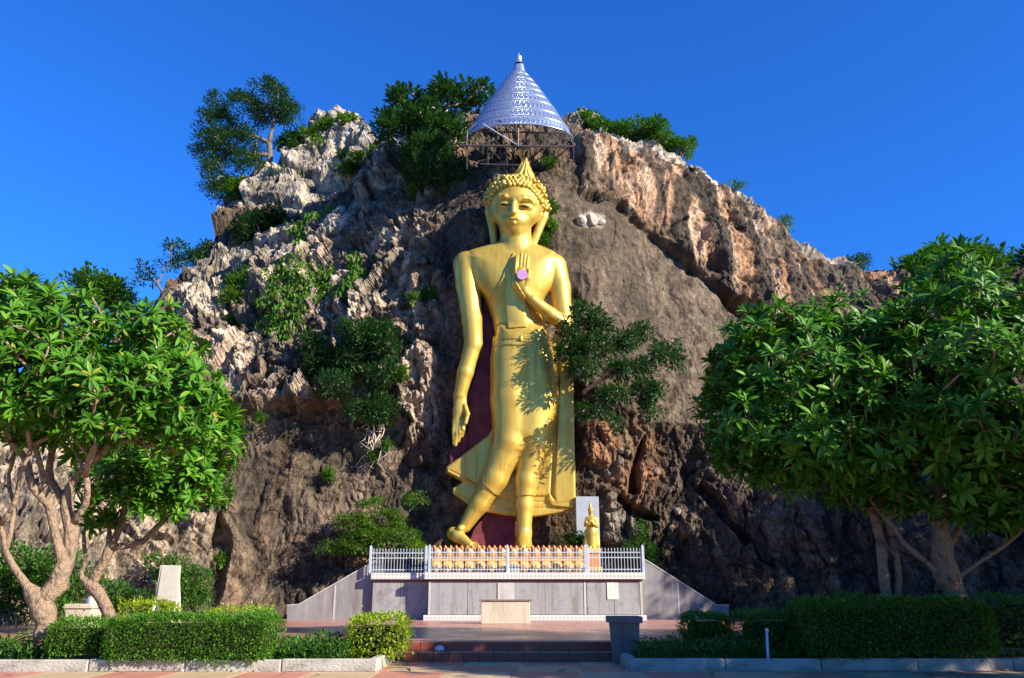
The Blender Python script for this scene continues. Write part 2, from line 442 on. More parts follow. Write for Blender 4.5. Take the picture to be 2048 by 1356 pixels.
# ------------------------------------------------------------------ ground, road, terrace
TZ = .38                       # terrace level
g = MB(); g.box(-700, 700, -300, 900, -.5, -.03); tag(g.build('ground', M['soil']), kind='structure')
rd = MB(); rd.box(-60, 60, -20, 18.6, -.3, -.006); road = tag(rd.build('road', M['tantile']), kind='structure')
S = 1.22
sl = MB(); sl.box(-S / 2 + .008, S / 2 - .008, -S / 2 + .008, S / 2 - .008, -.05, 0, .004)
V, Fs = sl.get()
slab_me = [make_mesh('paving_slab', V, Fs, M['redtile']), make_mesh('paving_slab', V, Fs, M['tantile'])]
for j in range(5):
    for i in range(-10, 11):
        o = link('paving_slab', slab_me[(i + j) % 2], road, (i * S + .35 + j * .12, 13.3 + j * S, random.uniform(.001, .005)))
        o.rotation_euler.z = random.choice((0, 1, 2, 3)) * math.pi / 2

STEP_X0, STEP_X1 = at(806, 1300, 18.6)[0], at(1228, 1300, 18.6)[0]
te = MB(); te.box(-60, 60, 19.02, 45, -.2, TZ); terrace = tag(te.build('terrace', M['terrace']), kind='structure')
# front steps with separate tiles
st = thing('entrance_steps', ((STEP_X0 + STEP_X1) / 2, 18.8, 0), 'two broad low red tiled steps up to the terrace', 'steps')
cb = MB(); cb.box(STEP_X0, STEP_X1, 18.66, 19.0, 0, .175); cb.build('tread', M['recess'], st)
nT = 14; w = (STEP_X1 - STEP_X0) / nT
tl = MB(); tl.box(.006, w - .006, 0, .02, 0, .165, .004); V, Fs = tl.get(); rt_me = make_mesh('riser_tile', V, Fs, M['riser'])
tt = MB(); tt.box(.006, w - .006, 0, .33, 0, .02, .004); V, Fs = tt.get(); tr_me = make_mesh('tread_tile', V, Fs, M['redtile'])
for i in range(nT):
    lx = STEP_X0 + i * w - st.location.x
    link('riser_tile', rt_me, st, (lx, 18.638 - 18.8, .004))
    link('riser_tile', rt_me, st, (lx, 18.995 - 18.8, .198))
    link('tread_tile', tr_me, st, (lx, 18.645 - 18.8, .177))
nz = MB(); nz.box(.006, w - .006, 0, .5, 0, .02, .004); V, Fs = nz.get(); nz_me = make_mesh('edge_tile', V, Fs, M['redtile'])
for i in range(nT):
    link('edge_tile', nz_me, terrace, (STEP_X0 + i * w, 18.985, TZ - .014))

# planting beds and kerbs
def bed(x0, x1, y0, y1, label, endx):
    b = thing('planting_bed', ((x0 + x1) / 2, y0, 0), label, 'planting bed')
    so = MB(); so.box(x0 + .03, x1 - .03, y0 + .14, y1 - .01, 0, .17); so.build('soil', M['soil'], b)
    n = max(3, int((x1 - x0) / 1.7)); ww = (x1 - x0) / n
    k = MB(); k.box(.004, ww - .004, 0, .16, -.02, .215, .025); V, Fs = k.get(); kme = make_mesh('kerb_stone', V, Fs, M['concrete'])
    for i in range(n):
        o = link('kerb_stone', kme, b, (x0 + i * ww - b.location.x, random.uniform(-.006, .006), random.uniform(-.008, .008)))
    e = MB(); e.box(endx - .08, endx + .08, y0 + .165, y1, -.02, .235, .025); e.build('end_kerb', M['concrete'], b)
bxl = at(757, 1330, 16.5)[0]; bxr = at(1258, 1325, 16.6)[0]
bed(-24, bxl, 16.35, 18.98, 'left planting bed with a weathered pale concrete kerb in sun', bxl - .08)
bed(bxr, 24, 16.6, 18.98, 'right planting bed with a shaded grey concrete kerb', bxr + .08)

# ------------------------------------------------------------------ the hill
OUT = [(-1200, 1010), (-600, 930), (-200, 850), (0, 790), (100, 735), (200, 700), (300, 630), (340, 582), (365, 548), (400, 522), (432, 488), (436, 450), (440, 425), (462, 385), (492, 356),
       (545, 330), (562, 306), (592, 280), (640, 247), (668, 238), (692, 236), (722, 236), (742, 258), (762, 290), (800, 300), (850, 286), (900, 252), (950, 216), (1000, 212), (1040, 214),
       (1090, 216), (1130, 234), (1150, 226), (1172, 222), (1190, 242), (1230, 262), (1278, 281), (1296, 280), (1330, 300), (1380, 314), (1430, 350), (1480, 388), (1520, 414), (1570, 452), (1622, 492),
       (1660, 510), (1720, 524), (1790, 547), (1850, 560), (1930, 586), (1985, 560), (2048, 528), (2300, 430), (2600, 480), (3200, 800)]
ox = np.array([p[0] for p in OUT], float); oy = np.array([p[1] for p in OUT], float)
CTRL = [(-900, 1240, 34), (-900, 950, 50), (-300, 1240, 31), (-300, 850, 46), (0, 1240, 29.5), (0, 1050, 31.5), (0, 800, 44), (200, 1240, 31), (200, 1000, 34), (200, 700, 44), (450, 1240, 34.6), (450, 1000, 35.6), (450, 820, 37),
        (450, 650, 40.5), (450, 520, 45.5), (450, 420, 51), (350, 560, 45), (600, 1240, 36.2), (600, 900, 36.9), (600, 750, 37.6), (600, 600, 39.6), (600, 450, 44.5), (600, 340, 51), (690, 235, 54), (690, 340, 50), (700, 430, 43.2),
        (700, 600, 38.4), (700, 850, 37), (800, 1240, 36.7), (800, 900, 36.9), (800, 600, 37.5), (800, 420, 40.2), (800, 310, 46), (800, 500, 38.3), (700, 500, 40.2), (880, 800, 36.9), (880, 500, 37.3), (880, 350, 40.6), (930, 230, 46), (1030, 1240, 36.8), (1030, 900, 36.85), (1030, 500, 36.9),
        (1040, 370, 37.2), (1040, 300, 38.2), (1040, 240, 42), (1160, 218, 47), (1160, 320, 39.5), (1160, 500, 37.4), (1200, 900, 37.0), (1250, 1240, 36.8), (1300, 800, 37.6), (1300, 500, 39.2), (1300, 350, 41), (1300, 290, 45), (1500, 1240, 35.6), (1500, 900, 36.8),
        (1500, 640, 39.5), (1500, 460, 42), (1500, 400, 46), (1750, 1240, 32.5), (1750, 900, 36), (1750, 650, 40), (1750, 540, 45), (2048, 1240, 30.5), (2048, 850, 36), (2048, 540, 46), (2500, 1240, 28), (2500, 700, 42), (3000, 1240, 28), (3000, 800, 40)]
cp = np.array(CTRL, float)
def tps_fit():
    P = cp[:, :2] / 500.0; n = len(P)
    r = np.sqrt(((P[:, None] - P[None]) ** 2).sum(2)) + 1e-9
    K = r * r * np.log(r) + np.eye(n) * .002
    A = np.zeros((n + 3, n + 3)); A[:n, :n] = K; A[:n, n] = 1; A[:n, n + 1:] = P; A[n, :n] = 1; A[n + 1:, :n] = P.T
    return np.linalg.solve(A, np.concatenate([cp[:, 2], [0, 0, 0]]))
TPS = tps_fit()
def depth(px, py):
    px = np.asarray(px, float); py = np.asarray(py, float); n = len(cp)
    sh = px.shape; X = px.ravel() / 500; Y = py.ravel() / 500
    r = TPS[n] + TPS[n + 1] * X + TPS[n + 2] * Y
    for k in range(n):
        q = np.sqrt((X - cp[k, 0] / 500) ** 2 + (Y - cp[k, 1] / 500) ** 2) + 1e-9
        r = r + TPS[k] * q * q * np.log(q)
    return r.reshape(sh)

us = np.concatenate([np.linspace(-1200, -60, 40, endpoint=False), np.arange(-60, 2110, 2.1), np.linspace(2112, 3200, 40)])
NR = 470
ridge = np.interp(us, ox, oy)
rn = np.stack([us / 16., us * 0 + 3.3, us * 0], 1); ridge = ridge + fbm(rn, 3, 91) * 5 * sstep(250, 400, us) * (1 - .6 * sstep(1180, 1300, us))
sv = np.linspace(0, 1, NR)
U = np.repeat(us[None], NR, 0)
PY = 1266 + (ridge[None] - 1266) * sv[:, None]
YD = depth(U, PY)
a = (U - 1024) / F; b_ = (678 - PY) / F
t = YD / (CT - b_ * ST)
P3 = np.stack([a * t, YD, CAMZ + (ST + b_ * CT) * t], 2)
du = np.gradient(P3, axis=1); dv = np.gradient(P3, axis=0)
Nn = np.cross(du, dv); Nn /= np.linalg.norm(Nn, axis=2)[..., None] + 1e-9
if Nn[200, 500, 1] > 0: Nn = -Nn
flat = P3.reshape(-1, 3); N0 = Nn.reshape(-1, 3); pu = U.ravel(); pv = PY.ravel(); rdg = np.repeat(ridge[None], NR, 0).ravel()

def reg(poly, w=18, nz=14, seed=5):
    """soft region mask, ragged edge; poly in photograph pixels"""
    x0 = min(p[0] for p in poly) - 60; x1 = max(p[0] for p in poly) + 60
    y0 = min(p[1] for p in poly) - 60; y1 = max(p[1] for p in poly) + 60
    m = np.zeros(len(pu), np.float32)
    k = (pu > x0) & (pu < x1) & (pv > y0) & (pv < y1)
    if not k.any(): return m
    j = EDGE[k] * nz
    m[k] = 1 - sstep(-w, w, poly_sd(pu[k], pv[k], poly) + j)
    return m
EDGE = fbm(flat * .9, 3, 40)
m_slab = reg([(1105, 340), (1165, 395), (1225, 400), (1330, 500), (1430, 580), (1530, 655), (1500, 760), (1420, 860), (1300, 850), (1180, 760), (1150, 600), (1110, 480)], 9, 15)
m_or = reg([(1150, 285), (1230, 270), (1300, 300), (1430, 362), (1560, 460), (1700, 535), (1800, 560), (1830, 640), (1530, 648), (1430, 572), (1330, 492), (1230, 395), (1165, 385)], 6, 5)
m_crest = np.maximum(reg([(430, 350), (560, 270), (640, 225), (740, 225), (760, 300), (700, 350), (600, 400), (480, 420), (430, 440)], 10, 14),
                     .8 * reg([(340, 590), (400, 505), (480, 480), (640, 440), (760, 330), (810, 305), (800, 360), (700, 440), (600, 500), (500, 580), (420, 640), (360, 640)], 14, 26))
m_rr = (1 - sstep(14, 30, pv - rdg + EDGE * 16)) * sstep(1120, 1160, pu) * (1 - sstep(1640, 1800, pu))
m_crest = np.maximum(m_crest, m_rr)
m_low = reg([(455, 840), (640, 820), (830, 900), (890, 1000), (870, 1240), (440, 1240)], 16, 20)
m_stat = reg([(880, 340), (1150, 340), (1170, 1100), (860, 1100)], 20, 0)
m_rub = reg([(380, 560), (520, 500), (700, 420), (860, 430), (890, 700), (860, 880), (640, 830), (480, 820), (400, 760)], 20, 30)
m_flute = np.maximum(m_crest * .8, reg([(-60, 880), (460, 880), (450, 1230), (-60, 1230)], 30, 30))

g_h = flat.copy()
warp = np.stack([fbm(flat * .45, 3, 60), fbm(flat * .45, 3, 70), fbm(flat * .45, 3, 80)], 1) * 1.0
q = flat + warp
big = fbm(flat * .16, 3, 1)
f1, f2, cid, c1 = worley(q * np.array([.30, .30, .20]), 101)
blk = (cid - .5) * 1.0 + c1[:, 0] * (cid * 3 % 1 - .3) * 1.1 + c1[:, 2] * ((cid * 7 % 1) - .35) * 1.1
crk = -np.exp(-((f2 - f1) / .05) ** 2) * .38 * sstep(-.05, .3, fbm(flat * .5, 2, 88))
f1, f2, cid2, c2_ = worley(q * np.array([.85, .85, .6]), 201)
blk2 = (cid2 - .5) * .42 + c2_[:, 0] * (cid2 * 5 % 1 - .3) * .55 + c2_[:, 2] * ((cid2 * 11 % 1) - .4) * .5
crk2 = -np.exp(-((f2 - f1) / .07) ** 2) * .14 * sstep(-.1, .3, fbm(flat * .8, 2, 89))
midr = ridged((flat + warp * .6) * np.array([.75, .75, .45]), 4, 37, .6)
f1, f2, cid3, c3_ = worley((flat + warp * .5) * np.array([2.2, 2.2, 1.6]), 301)
blk3 = (cid3 - .5) * .17 + c3_[:, 0] * (cid3 * 5 % 1 - .4) * .22
flute = ridged(flat * np.array([1.3, 1.3, .16]), 2, 22) * .5 + ridged(flat * np.array([3.2, 3.2, .3]), 2, 29) * .14
fine = fbm(flat * 1.6, 5, 12, .6) * .32
vfine = ridged(flat * np.array([4.5, 4.5, 3.2]), 3, 33) * .10
streak = fbm(flat * np.array([1.0, .12, .05]) + 3.1, 4, 44)
rough = np.clip(.55 + .6 * m_rub - .8 * m_slab * .55 - .3 * m_low - .25 * m_or, .14, 1.2) * (1 - .55 * m_stat)
rough = np.where(m_slab > .5, np.minimum(rough, .12), rough)
disp = big * .8 * (1 - .8 * m_stat) * (1 - .75 * m_slab) + (blk * .62 + crk) * rough + midr * .5 * np.clip(rough, .05, .9) + (blk2 + crk2) * rough * 1.1 * (1 - .5 * m_crest) + (blk3 * np.clip(rough * 1.2, .25, 1.2) + fine * np.clip(rough * 1.2, .18, 1.2) + vfine * np.clip(rough * 1.3, .2, 1.2) * 1.2) * (1 - .45 * m_crest)
disp += flute * m_flute * (.62 - .25 * m_crest)
disp += m_or * (.75 + streak * .5) * sstep(5, 30, pv - rdg)
crev = reg([(1440, 585), (1500, 605), (1545, 648), (1500, 650), (1455, 612)], 6, 4)
disp -= crev * 1.6
for poly, dd in (([(1290, 870), (1262, 930), (1258, 985), (1276, 985), (1280, 930)], 1.0), ([(1405, 960), (1450, 1010), (1500, 1080), (1490, 1090), (1440, 1030), (1395, 975)], .9),
                 ([(1238, 990), (1280, 1020), (1320, 1032), (1318, 1042), (1270, 1030), (1236, 1002)], .8), ([(440, 1020), (465, 1080), (455, 1150), (440, 1220), (428, 1220), (440, 1140), (430, 1070)], .8),
                 ([(458, 620), (472, 640), (478, 700), (455, 712), (452, 660)], 1.1), ([(690, 600), (704, 590), (712, 640), (696, 660)], .9)):
    disp -= reg(poly, 5, 4) * dd
ovh = reg([(400, 640), (660, 640), (700, 790), (640, 822), (560, 818), (475, 838), (440, 840), (380, 760)], 6, 18)
disp += ovh * sstep(600, 800, pv) * 1.25
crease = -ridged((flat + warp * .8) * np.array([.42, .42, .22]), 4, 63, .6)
disp += crease * .55 * (1 - .8 * m_slab) * (1 - .7 * m_stat)
for pz_, dd in (([(566, 306), (640, 246), (692, 232), (742, 234), (752, 292), (700, 345), (640, 350), (590, 346), (572, 330)], .8), ([(486, 366), (545, 336), (580, 352), (622, 352), (600, 392), (540, 400), (498, 412), (486, 395)], .8), ([(730, 340), (812, 300), (800, 350), (740, 400), (712, 400)], 1.0)):
    disp += reg(pz_, 4, 4) * dd
chunk = reg([(1158, 430), (1180, 422), (1210, 432), (1205, 455), (1165, 452)], 4, 3)
obul = reg([(1158, 850), (1235, 845), (1245, 900), (1215, 930), (1160, 930)], 10, 8)
disp += obul * .5
disp -= np.minimum(sstep(.0, 1, m_stat), 1) * .15
H = flat + N0 * disp[:, None]
# behind the statue nothing stands proud of its mounting plane
lim = 36.55
ms = m_stat > .35
zc_lim = np.where(pv > 380, lim, lim - 2)
push = ms & (H[:, 1] < zc_lim)
H[push, 1] = zc_lim[push] + (H[push, 1] - zc_lim[push]) * .12

# --- colours of the rock, with crack shade and sunlit lift mixed in
C = lambda *c: np.array(c, np.float32)
def mixc(a, b, m): return a * (1 - m[:, None]) + b * m[:, None]
n1 = sstep(-.35, .35, fbm(flat * .5, 4, 51)); n2 = sstep(-.2, .35, fbm(flat * np.array([1.1, 1.1, .7]), 4, 52)); n3 = sstep(.05, .4, fbm(flat * np.array([.8, .8, .45]), 4, 53))
n4 = sstep(.12, .42, fbm(flat * 2.6, 4, 57))
col = mixc(np.broadcast_to(C(.14, .112, .085), flat.shape), C(.29, .225, .17), n1)
col = mixc(col, C(.10, .088, .078), n3 * .75)
col = mixc(col, C(.42, .27, .17), n2 * .35 * (1 - n3))
col = mixc(col, mixc(mixc(np.broadcast_to(C(.40, .33, .27), flat.shape), C(.56, .49, .42), n2), C(.15, .135, .12), n3 * .8), m_rub * .85)
slabc = mixc(mixc(np.broadcast_to(C(.20, .16, .122), flat.shape), C(.27, .215, .165), n1), C(.12, .10, .08), sstep(.0, .35, streak) * .7)
slabc = mixc(slabc, np.broadcast_to(C(.46, .40, .34), flat.shape), n4 * .28)
slabc = mixc(slabc, np.broadcast_to(C(.10, .085, .07), flat.shape), sstep(.05, .4, fbm(flat * np.array([.5, .5, .12]) + 2, 4, 92)) * .55)
col = mixc(col, slabc, m_slab)
sk = sstep(-.03, .10, streak)
sk2 = sstep(.0, .2, fbm(flat * np.array([2.3, .2, .08]) + 9.7, 3, 46))
orc = mixc(mixc(np.broadcast_to(C(.44, .25, .14), flat.shape), C(.54, .37, .26), n1), C(.34, .22, .15), n2 * .6)
orc = mixc(orc, np.broadcast_to(C(.60, .50, .40), flat.shape), sk2 * .6)
orc = mixc(orc, np.broadcast_to(C(.075, .062, .052), flat.shape), np.clip(sk * .95, 0, 1))
orc = mixc(orc, C(.13, .12, .095), sstep(1500, 1560, pu) * (1 - sstep(560, 640, pv)) * .7 * n1)
col = mixc(col, orc, m_or)
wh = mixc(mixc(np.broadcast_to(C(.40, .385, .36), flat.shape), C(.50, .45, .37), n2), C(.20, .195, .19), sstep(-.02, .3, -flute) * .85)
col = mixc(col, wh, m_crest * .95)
lowc = mixc(mixc(np.broadcast_to(C(.15, .125, .10), flat.shape), C(.24, .195, .155), n1), C(.33, .215, .14), n3 * .5)
col = mixc(col, lowc, m_low * .85)
flc = mixc(mixc(np.broadcast_to(C(.36, .31, .25), flat.shape), C(.47, .41, .34), n2), C(.13, .12, .11), n3 * .9)
col = mixc(col, flc, reg([(-60, 880), (460, 880), (450, 1230), (-60, 1230)], 30, 30) * .8)
col = mixc(col, np.broadcast_to(C(.52, .27, .15), flat.shape), np.maximum(obul * .8, reg([(1200, 960), (1290, 880), (1330, 860), (1330, 1000), (1250, 1030)], 14, 22) * .55))
col = mixc(col, np.broadcast_to(C(.56, .50, .42), flat.shape), chunk)
col = mixc(col, np.broadcast_to(C(.42, .40, .38), flat.shape), reg([(1200, 1000), (1235, 1000), (1290, 1080), (1250, 1095), (1200, 1090)], 10, 14) * .8)
col = mixc(col, np.broadcast_to(C(.045, .04, .036), flat.shape), np.clip(-(crk + crk2 * 1.5) * 1.2, 0, .6) * (1 - m_slab * .5))  # cracks darkened in the colour to deepen their shade
blot = sstep(.08, .42, fbm(flat * np.array([.42, .42, .26]) + 5, 5, 77, .6))
col = mixc(col, np.broadcast_to(C(.062, .055, .05), flat.shape), blot * .62 * (1 - .75 * m_crest) * (1 - .5 * m_slab) * (1 - .5 * m_or))
pit = sstep(.16, .36, fbm(flat * np.array([2.2, 2.2, 1.5]), 4, 78, .6))
col = mixc(col, np.broadcast_to(C(.05, .045, .04), flat.shape), pit * .6 * (1 - .5 * m_crest))
col = mixc(col, np.broadcast_to(C(.04, .036, .033), flat.shape), sstep(.25, .6, -crease) * .6 * (1 - m_slab * .7))  # crease hollows darkened too, shade put into the colour
col = col * np.clip(.66 + .30 * m_crest + .16 * m_or + .34 * m_rub + .10 * m_low + .34 * reg([(-60, 860), (440, 880), (430, 1230), (-60, 1230)], 30, 30), .5, 1.0)[:, None]  # rubble and lower left rock lightened in colour to look sunlit
col = np.clip(col * (1 + .22 * vfine[:, None] * 5), .015, .8)

# --- the back of the hill
nc = len(us)
alpha = np.clip(.8 - .55 * m_slab - .3 * m_or + .1 * m_rub, .2, 1)
col = col * np.array([1.08, 1.0, .88])
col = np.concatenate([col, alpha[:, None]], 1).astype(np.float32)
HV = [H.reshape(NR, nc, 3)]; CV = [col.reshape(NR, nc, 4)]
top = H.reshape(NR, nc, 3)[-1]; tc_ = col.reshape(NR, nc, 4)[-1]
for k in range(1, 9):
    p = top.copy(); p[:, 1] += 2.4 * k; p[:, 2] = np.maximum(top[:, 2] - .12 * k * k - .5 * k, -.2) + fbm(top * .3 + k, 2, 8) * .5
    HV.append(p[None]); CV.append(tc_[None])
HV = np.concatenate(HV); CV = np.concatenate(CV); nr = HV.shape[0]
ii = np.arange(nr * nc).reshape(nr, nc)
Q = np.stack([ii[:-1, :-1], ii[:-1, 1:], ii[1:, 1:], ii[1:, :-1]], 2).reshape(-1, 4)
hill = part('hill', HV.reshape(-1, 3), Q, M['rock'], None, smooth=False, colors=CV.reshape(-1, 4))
tag(hill, kind='structure')
HG = H.reshape(NR, nc, 3); CG = col.reshape(NR, nc, 4)
HN = np.cross(np.gradient(HG, axis=1), np.gradient(HG, axis=0)); HN /= np.linalg.norm(HN, axis=2)[..., None] + 1e-9
if HN[200, 500, 1] > 0: HN = -HN
def hill_at(px, py):
    c = int(np.clip(np.searchsorted(us, px), 0, nc - 1))
    r = int(np.clip((1266 - py) / (1266 - ridge[c]) * (NR - 1), 0, NR - 1))
    return HG[r, c], HN[r, c], CG[r, c]

# loose blocks wedged in the slope
def rock_mesh(seed):
    import bmesh
    bm = bmesh.new(); bmesh.ops.create_icosphere(bm, subdivisions=2, radius=1)
    rr = random.Random(seed)
    pl = [(Vector((rr.gauss(0, 1), rr.gauss(0, 1), rr.gauss(0, 1))).normalized(), rr.uniform(.5, .85)) for _ in range(11)]
    for v in bm.verts:
        for n_, d in pl:
            k = v.co.dot(n_) - d
            if k > 0: v.co -= n_ * k
    me = bpy.data.meshes.new('rock'); bm.to_mesh(me); bm.free()
    me.materials.append(M['rockblock'][seed % 3])
    return me
M['rockblock'] = [noisy('rock_block', c0, c1, 1.5, .9, 0, .7, 5, 10, .15, bdist=.12) for c0, c1 in (((.10, .08, .062), (.24, .195, .155)), ((.16, .145, .13), (.32, .29, .25)), ((.15, .095, .065), (.28, .195, .14)))]
M['palerock'] = noisy('pale_rock', (.34, .31, .26), (.60, .55, .46), 2, .9, 0, .7, 5, 10, .15, bdist=.12)
RM = [rock_mesh(k) for k in range(9)]
def in_poly(px, py, poly): return poly_sd(np.array([px]), np.array([py]), poly)[0] < 0
ZONES = [([(500, 520), (700, 430), (860, 440), (880, 640), (720, 640), (520, 620)], 16, (4, 9)), ([(440, 640), (640, 640), (860, 700), (870, 860), (700, 820), (480, 790)], 14, (4, 10)),
         ([(440, 560), (640, 440), (760, 350), (800, 400), (620, 520), (470, 600)], 4, (4, 8)), ([(1150, 880), (1400, 860), (1420, 1050), (1200, 1060)], 16, (5, 12))]
PALE = [rock_mesh(k + 20) for k in range(3)]
for m_ in PALE: m_.materials[0] = M['palerock']
for x, y, s_, sz_ in ((1163, 440, 11, 1.6), (1184, 438, 15, 1.0), (1203, 446, 10, .8)):
    p, nn, _ = hill_at(x, y); s = s_ * mpp(x, y, p[1]); o = link('rock', PALE[x % 3], hill, Vector(p) + Vector(nn) * .05); o.scale = (s, s * .8, s * sz_); o.rotation_euler = (x, y, 0)
for poly, n, (r0, r1) in ZONES:
    k = 0
    while k < n:
        x = random.uniform(min(p[0] for p in poly), max(p[0] for p in poly)); y = random.uniform(min(p[1] for p in poly), max(p[1] for p in poly))
        if not in_poly(x, y, poly): continue
        p, nn, _ = hill_at(x, y); s = random.uniform(r0, r1) * mpp(x, y, p[1])
        o = link('rock', random.choice(RM), hill, Vector(p) + Vector(nn) * s * .1)
        o.scale = (s * random.uniform(.8, 1.3), s * random.uniform(.7, 1), s * random.uniform(.7, 1.2)); o.rotation_euler = [random.uniform(0, 6.3) for _ in range(3)]
        k += 1

# ------------------------------------------------------------------ signed-distance sculpting
class Vol:
    def __init__(s, lo, hi, h):
        s.lo = np.array(lo, float); s.h = h
        s.n = np.ceil((np.array(hi) - s.lo) / h).astype(int) + 1
        s.D = np.full(s.n, 1.0, np.float32)
        s.ax = [s.lo[k] + np.arange(s.n[k]) * h for k in range(3)]
    def win(s, lo, hi):
        i0 = np.clip(np.floor((np.array(lo) - s.lo) / s.h).astype(int), 0, s.n); i1 = np.clip(np.ceil((np.array(hi) - s.lo) / s.h).astype(int) + 1, 0, s.n)
        sl = tuple(slice(a, b) for a, b in zip(i0, i1))
        X = s.ax[0][sl[0]][:, None, None]; Y = s.ax[1][sl[1]][None, :, None]; Z = s.ax[2][sl[2]][None, None, :]
        return sl, X, Y, Z
    def put(s, sl, d, k, mode='add'):
        A = s.D[sl]; d = d.astype(np.float32)
        if mode == 'sub': d = -d; h = np.clip(.5 - .5 * (A - d) / max(k, 1e-6), 0, 1); s.D[sl] = np.maximum(A, d) if k < 1e-4 else A + (d - A) * h + k * h * (1 - h); return
        if k < 1e-4: s.D[sl] = np.minimum(A, d); return
        h = np.clip(.5 + .5 * (A - d) / k, 0, 1)
        s.D[sl] = A * (1 - h) + d * h - k * h * (1 - h)
    def cone(s, a, b, ra, rb, k=.08, fy=1.0, mode='add'):
        a = np.array(a); b = np.array(b); m = max(ra, rb) * max(1, fy) + k + .1
        sl, X, Y, Z = s.win(np.minimum(a, b) - m, np.maximum(a, b) + m)
        ba = b - a; bb = (ba ** 2).sum() + 1e-9
        t_ = np.clip(((X - a[0]) * ba[0] + (Y - a[1]) * ba[1] + (Z - a[2]) * ba[2]) / bb, 0, 1)
        d = np.sqrt((X - a[0] - ba[0] * t_) ** 2 + ((Y - a[1] - ba[1] * t_) / fy) ** 2 + (Z - a[2] - ba[2] * t_) ** 2) - (ra + (rb - ra) * t_)
        s.put(sl, d * min(1, fy), k, mode)
    def ell(s, c, r, k=.08, mode='add', roll=0):
        c = np.array(c); r = np.array(r, float); m = r.max() + k + .1
        sl, X, Y, Z = s.win(c - m, c + m)
        x = X - c[0]; z = Z - c[2]
        if roll: x, z = x * math.cos(roll) + z * math.sin(roll), -x * math.sin(roll) + z * math.cos(roll)
        q0 = np.sqrt((x / r[0]) ** 2 + ((Y - c[1]) / r[1]) ** 2 + (z / r[2]) ** 2)
        q1 = np.sqrt((x / r[0] ** 2) ** 2 + ((Y - c[1]) / r[1] ** 2) ** 2 + (z / r[2] ** 2) ** 2) + 1e-9
        s.put(sl, q0 * (q0 - 1) / q1, k, mode)
    def pillow(s, poly, yc, T, R, k=.08, Tb=None):
        """outline in x,z inflated to half-thickness T, rounding over R"""
        P = np.array(poly); m = .3
        lo = [P[:, 0].min() - m, yc - T - m, P[:, 1].min() - m]; hi = [P[:, 0].max() + m, yc + (Tb or T) + m, P[:, 1].max() + m]
        sl, X, Y, Z = s.win(lo, hi)
        d2 = poly_sd(X[:, 0, :] + 0 * Z[:, 0, :], Z[:, 0, :] + 0 * X[:, 0, :], poly)
        u = np.clip(1 + d2 / R, 0, 1); hgt = np.sqrt(np.clip(1 - u * u, 0, 1))
        Tt = np.where(Y < yc, T, Tb or T)
        inside = (np.abs(Y - yc) - Tt * hgt[:, None, :]) * .7
        out = np.sqrt(np.maximum(d2, 0)[:, None, :] ** 2 + (Y - yc) ** 2)
        s.put(sl, np.where(d2[:, None, :] > 0, out, np.maximum(inside, d2[:, None, :])), k)
    def slab(s, poly, y0, y1, rnd=.05, k=.03, mode='add'):
        P = np.array(poly); m = .25
        sl, X, Y, Z = s.win([P[:, 0].min() - m, y0 - m, P[:, 1].min() - m], [P[:, 0].max() + m, y1 + m, P[:, 1].max() + m])
        d2 = poly_sd(X[:, 0, :] + 0 * Z[:, 0, :], Z[:, 0, :] + 0 * X[:, 0, :], poly)[:, None, :] + rnd
        dy = np.abs(Y - (y0 + y1) / 2) - (y1 - y0) / 2 + rnd
        d = np.minimum(np.maximum(d2, dy), 0) + np.sqrt(np.maximum(d2, 0) ** 2 + np.maximum(dy, 0) ** 2) - rnd
        s.put(sl, d, k, mode)
    def front(s, x, z):
        i = int(round((x - s.lo[0]) / s.h)); k = int(round((z - s.lo[2]) / s.h))
        w = np.where(s.D[i, :, k] < 0)[0]
        return s.ax[1][w[0]] if len(w) else None
    def mesh(s, D=None):
        D = s.D if D is None else D
        D = D.copy(); D[0] = D[-1] = 1; D[:, 0] = D[:, -1] = 1; D[:, :, 0] = D[:, :, -1] = 1
        sg = D < 0
        cnt = np.zeros(tuple(np.array(D.shape) - 1), np.int8)
        offs = [(i, j, k) for i in (0, 1) for j in (0, 1) for k in (0, 1)]
        def sub(A, o): return A[o[0]:A.shape[0] - 1 + o[0], o[1]:A.shape[1] - 1 + o[1], o[2]:A.shape[2] - 1 + o[2]]
        for o in offs: cnt += sub(sg, o)
        ac = np.argwhere((cnt > 0) & (cnt < 8))
        idx = np.full(cnt.shape, -1, np.int64); idx[tuple(ac.T)] = np.arange(len(ac))
        acc = np.zeros((len(ac), 3)); c = np.zeros(len(ac))
        for o in offs:
            for axis in range(3):
                if o[axis]: continue
                o2 = list(o); o2[axis] = 1
                d0 = D[tuple((ac + o).T)]; d1 = D[tuple((ac + o2).T)]
                x = (d0 < 0) != (d1 < 0)
                t_ = np.where(x, d0 / np.where(x, d0 - d1, 1), 0)
                p = np.array(o, float)[None] + 0 * acc; p[:, axis] = t_
                acc += p * x[:, None]; c += x
        V = (ac + acc / c[:, None]) * s.h + s.lo
        quads = []
        for axis in range(3):
            b, c_ = [(1, 2), (2, 0), (0, 1)][axis]
            s0 = [slice(None)] * 3; s1 = [slice(None)] * 3
            s0[axis] = slice(0, -1); s1[axis] = slice(1, None)
            e = np.argwhere(sg[tuple(s0)] != sg[tuple(s1)])
            fl = sg[tuple(s0)][tuple(e.T)]
            ub = np.zeros(3, int); ub[b] = 1; uc = np.zeros(3, int); uc[c_] = 1
            ok = (e[:, b] > 0) & (e[:, c_] > 0) & (e[:, b] < D.shape[b] - 1) & (e[:, c_] < D.shape[c_] - 1)
            e = e[ok]; fl = fl[ok]
            qd = np.stack([idx[tuple((e - ub - uc).T)], idx[tuple((e - uc).T)], idx[tuple(e.T)], idx[tuple((e - ub).T)]], 1)
            qd = np.where(fl[:, None], qd, qd[:, ::-1])
            quads.append(qd)
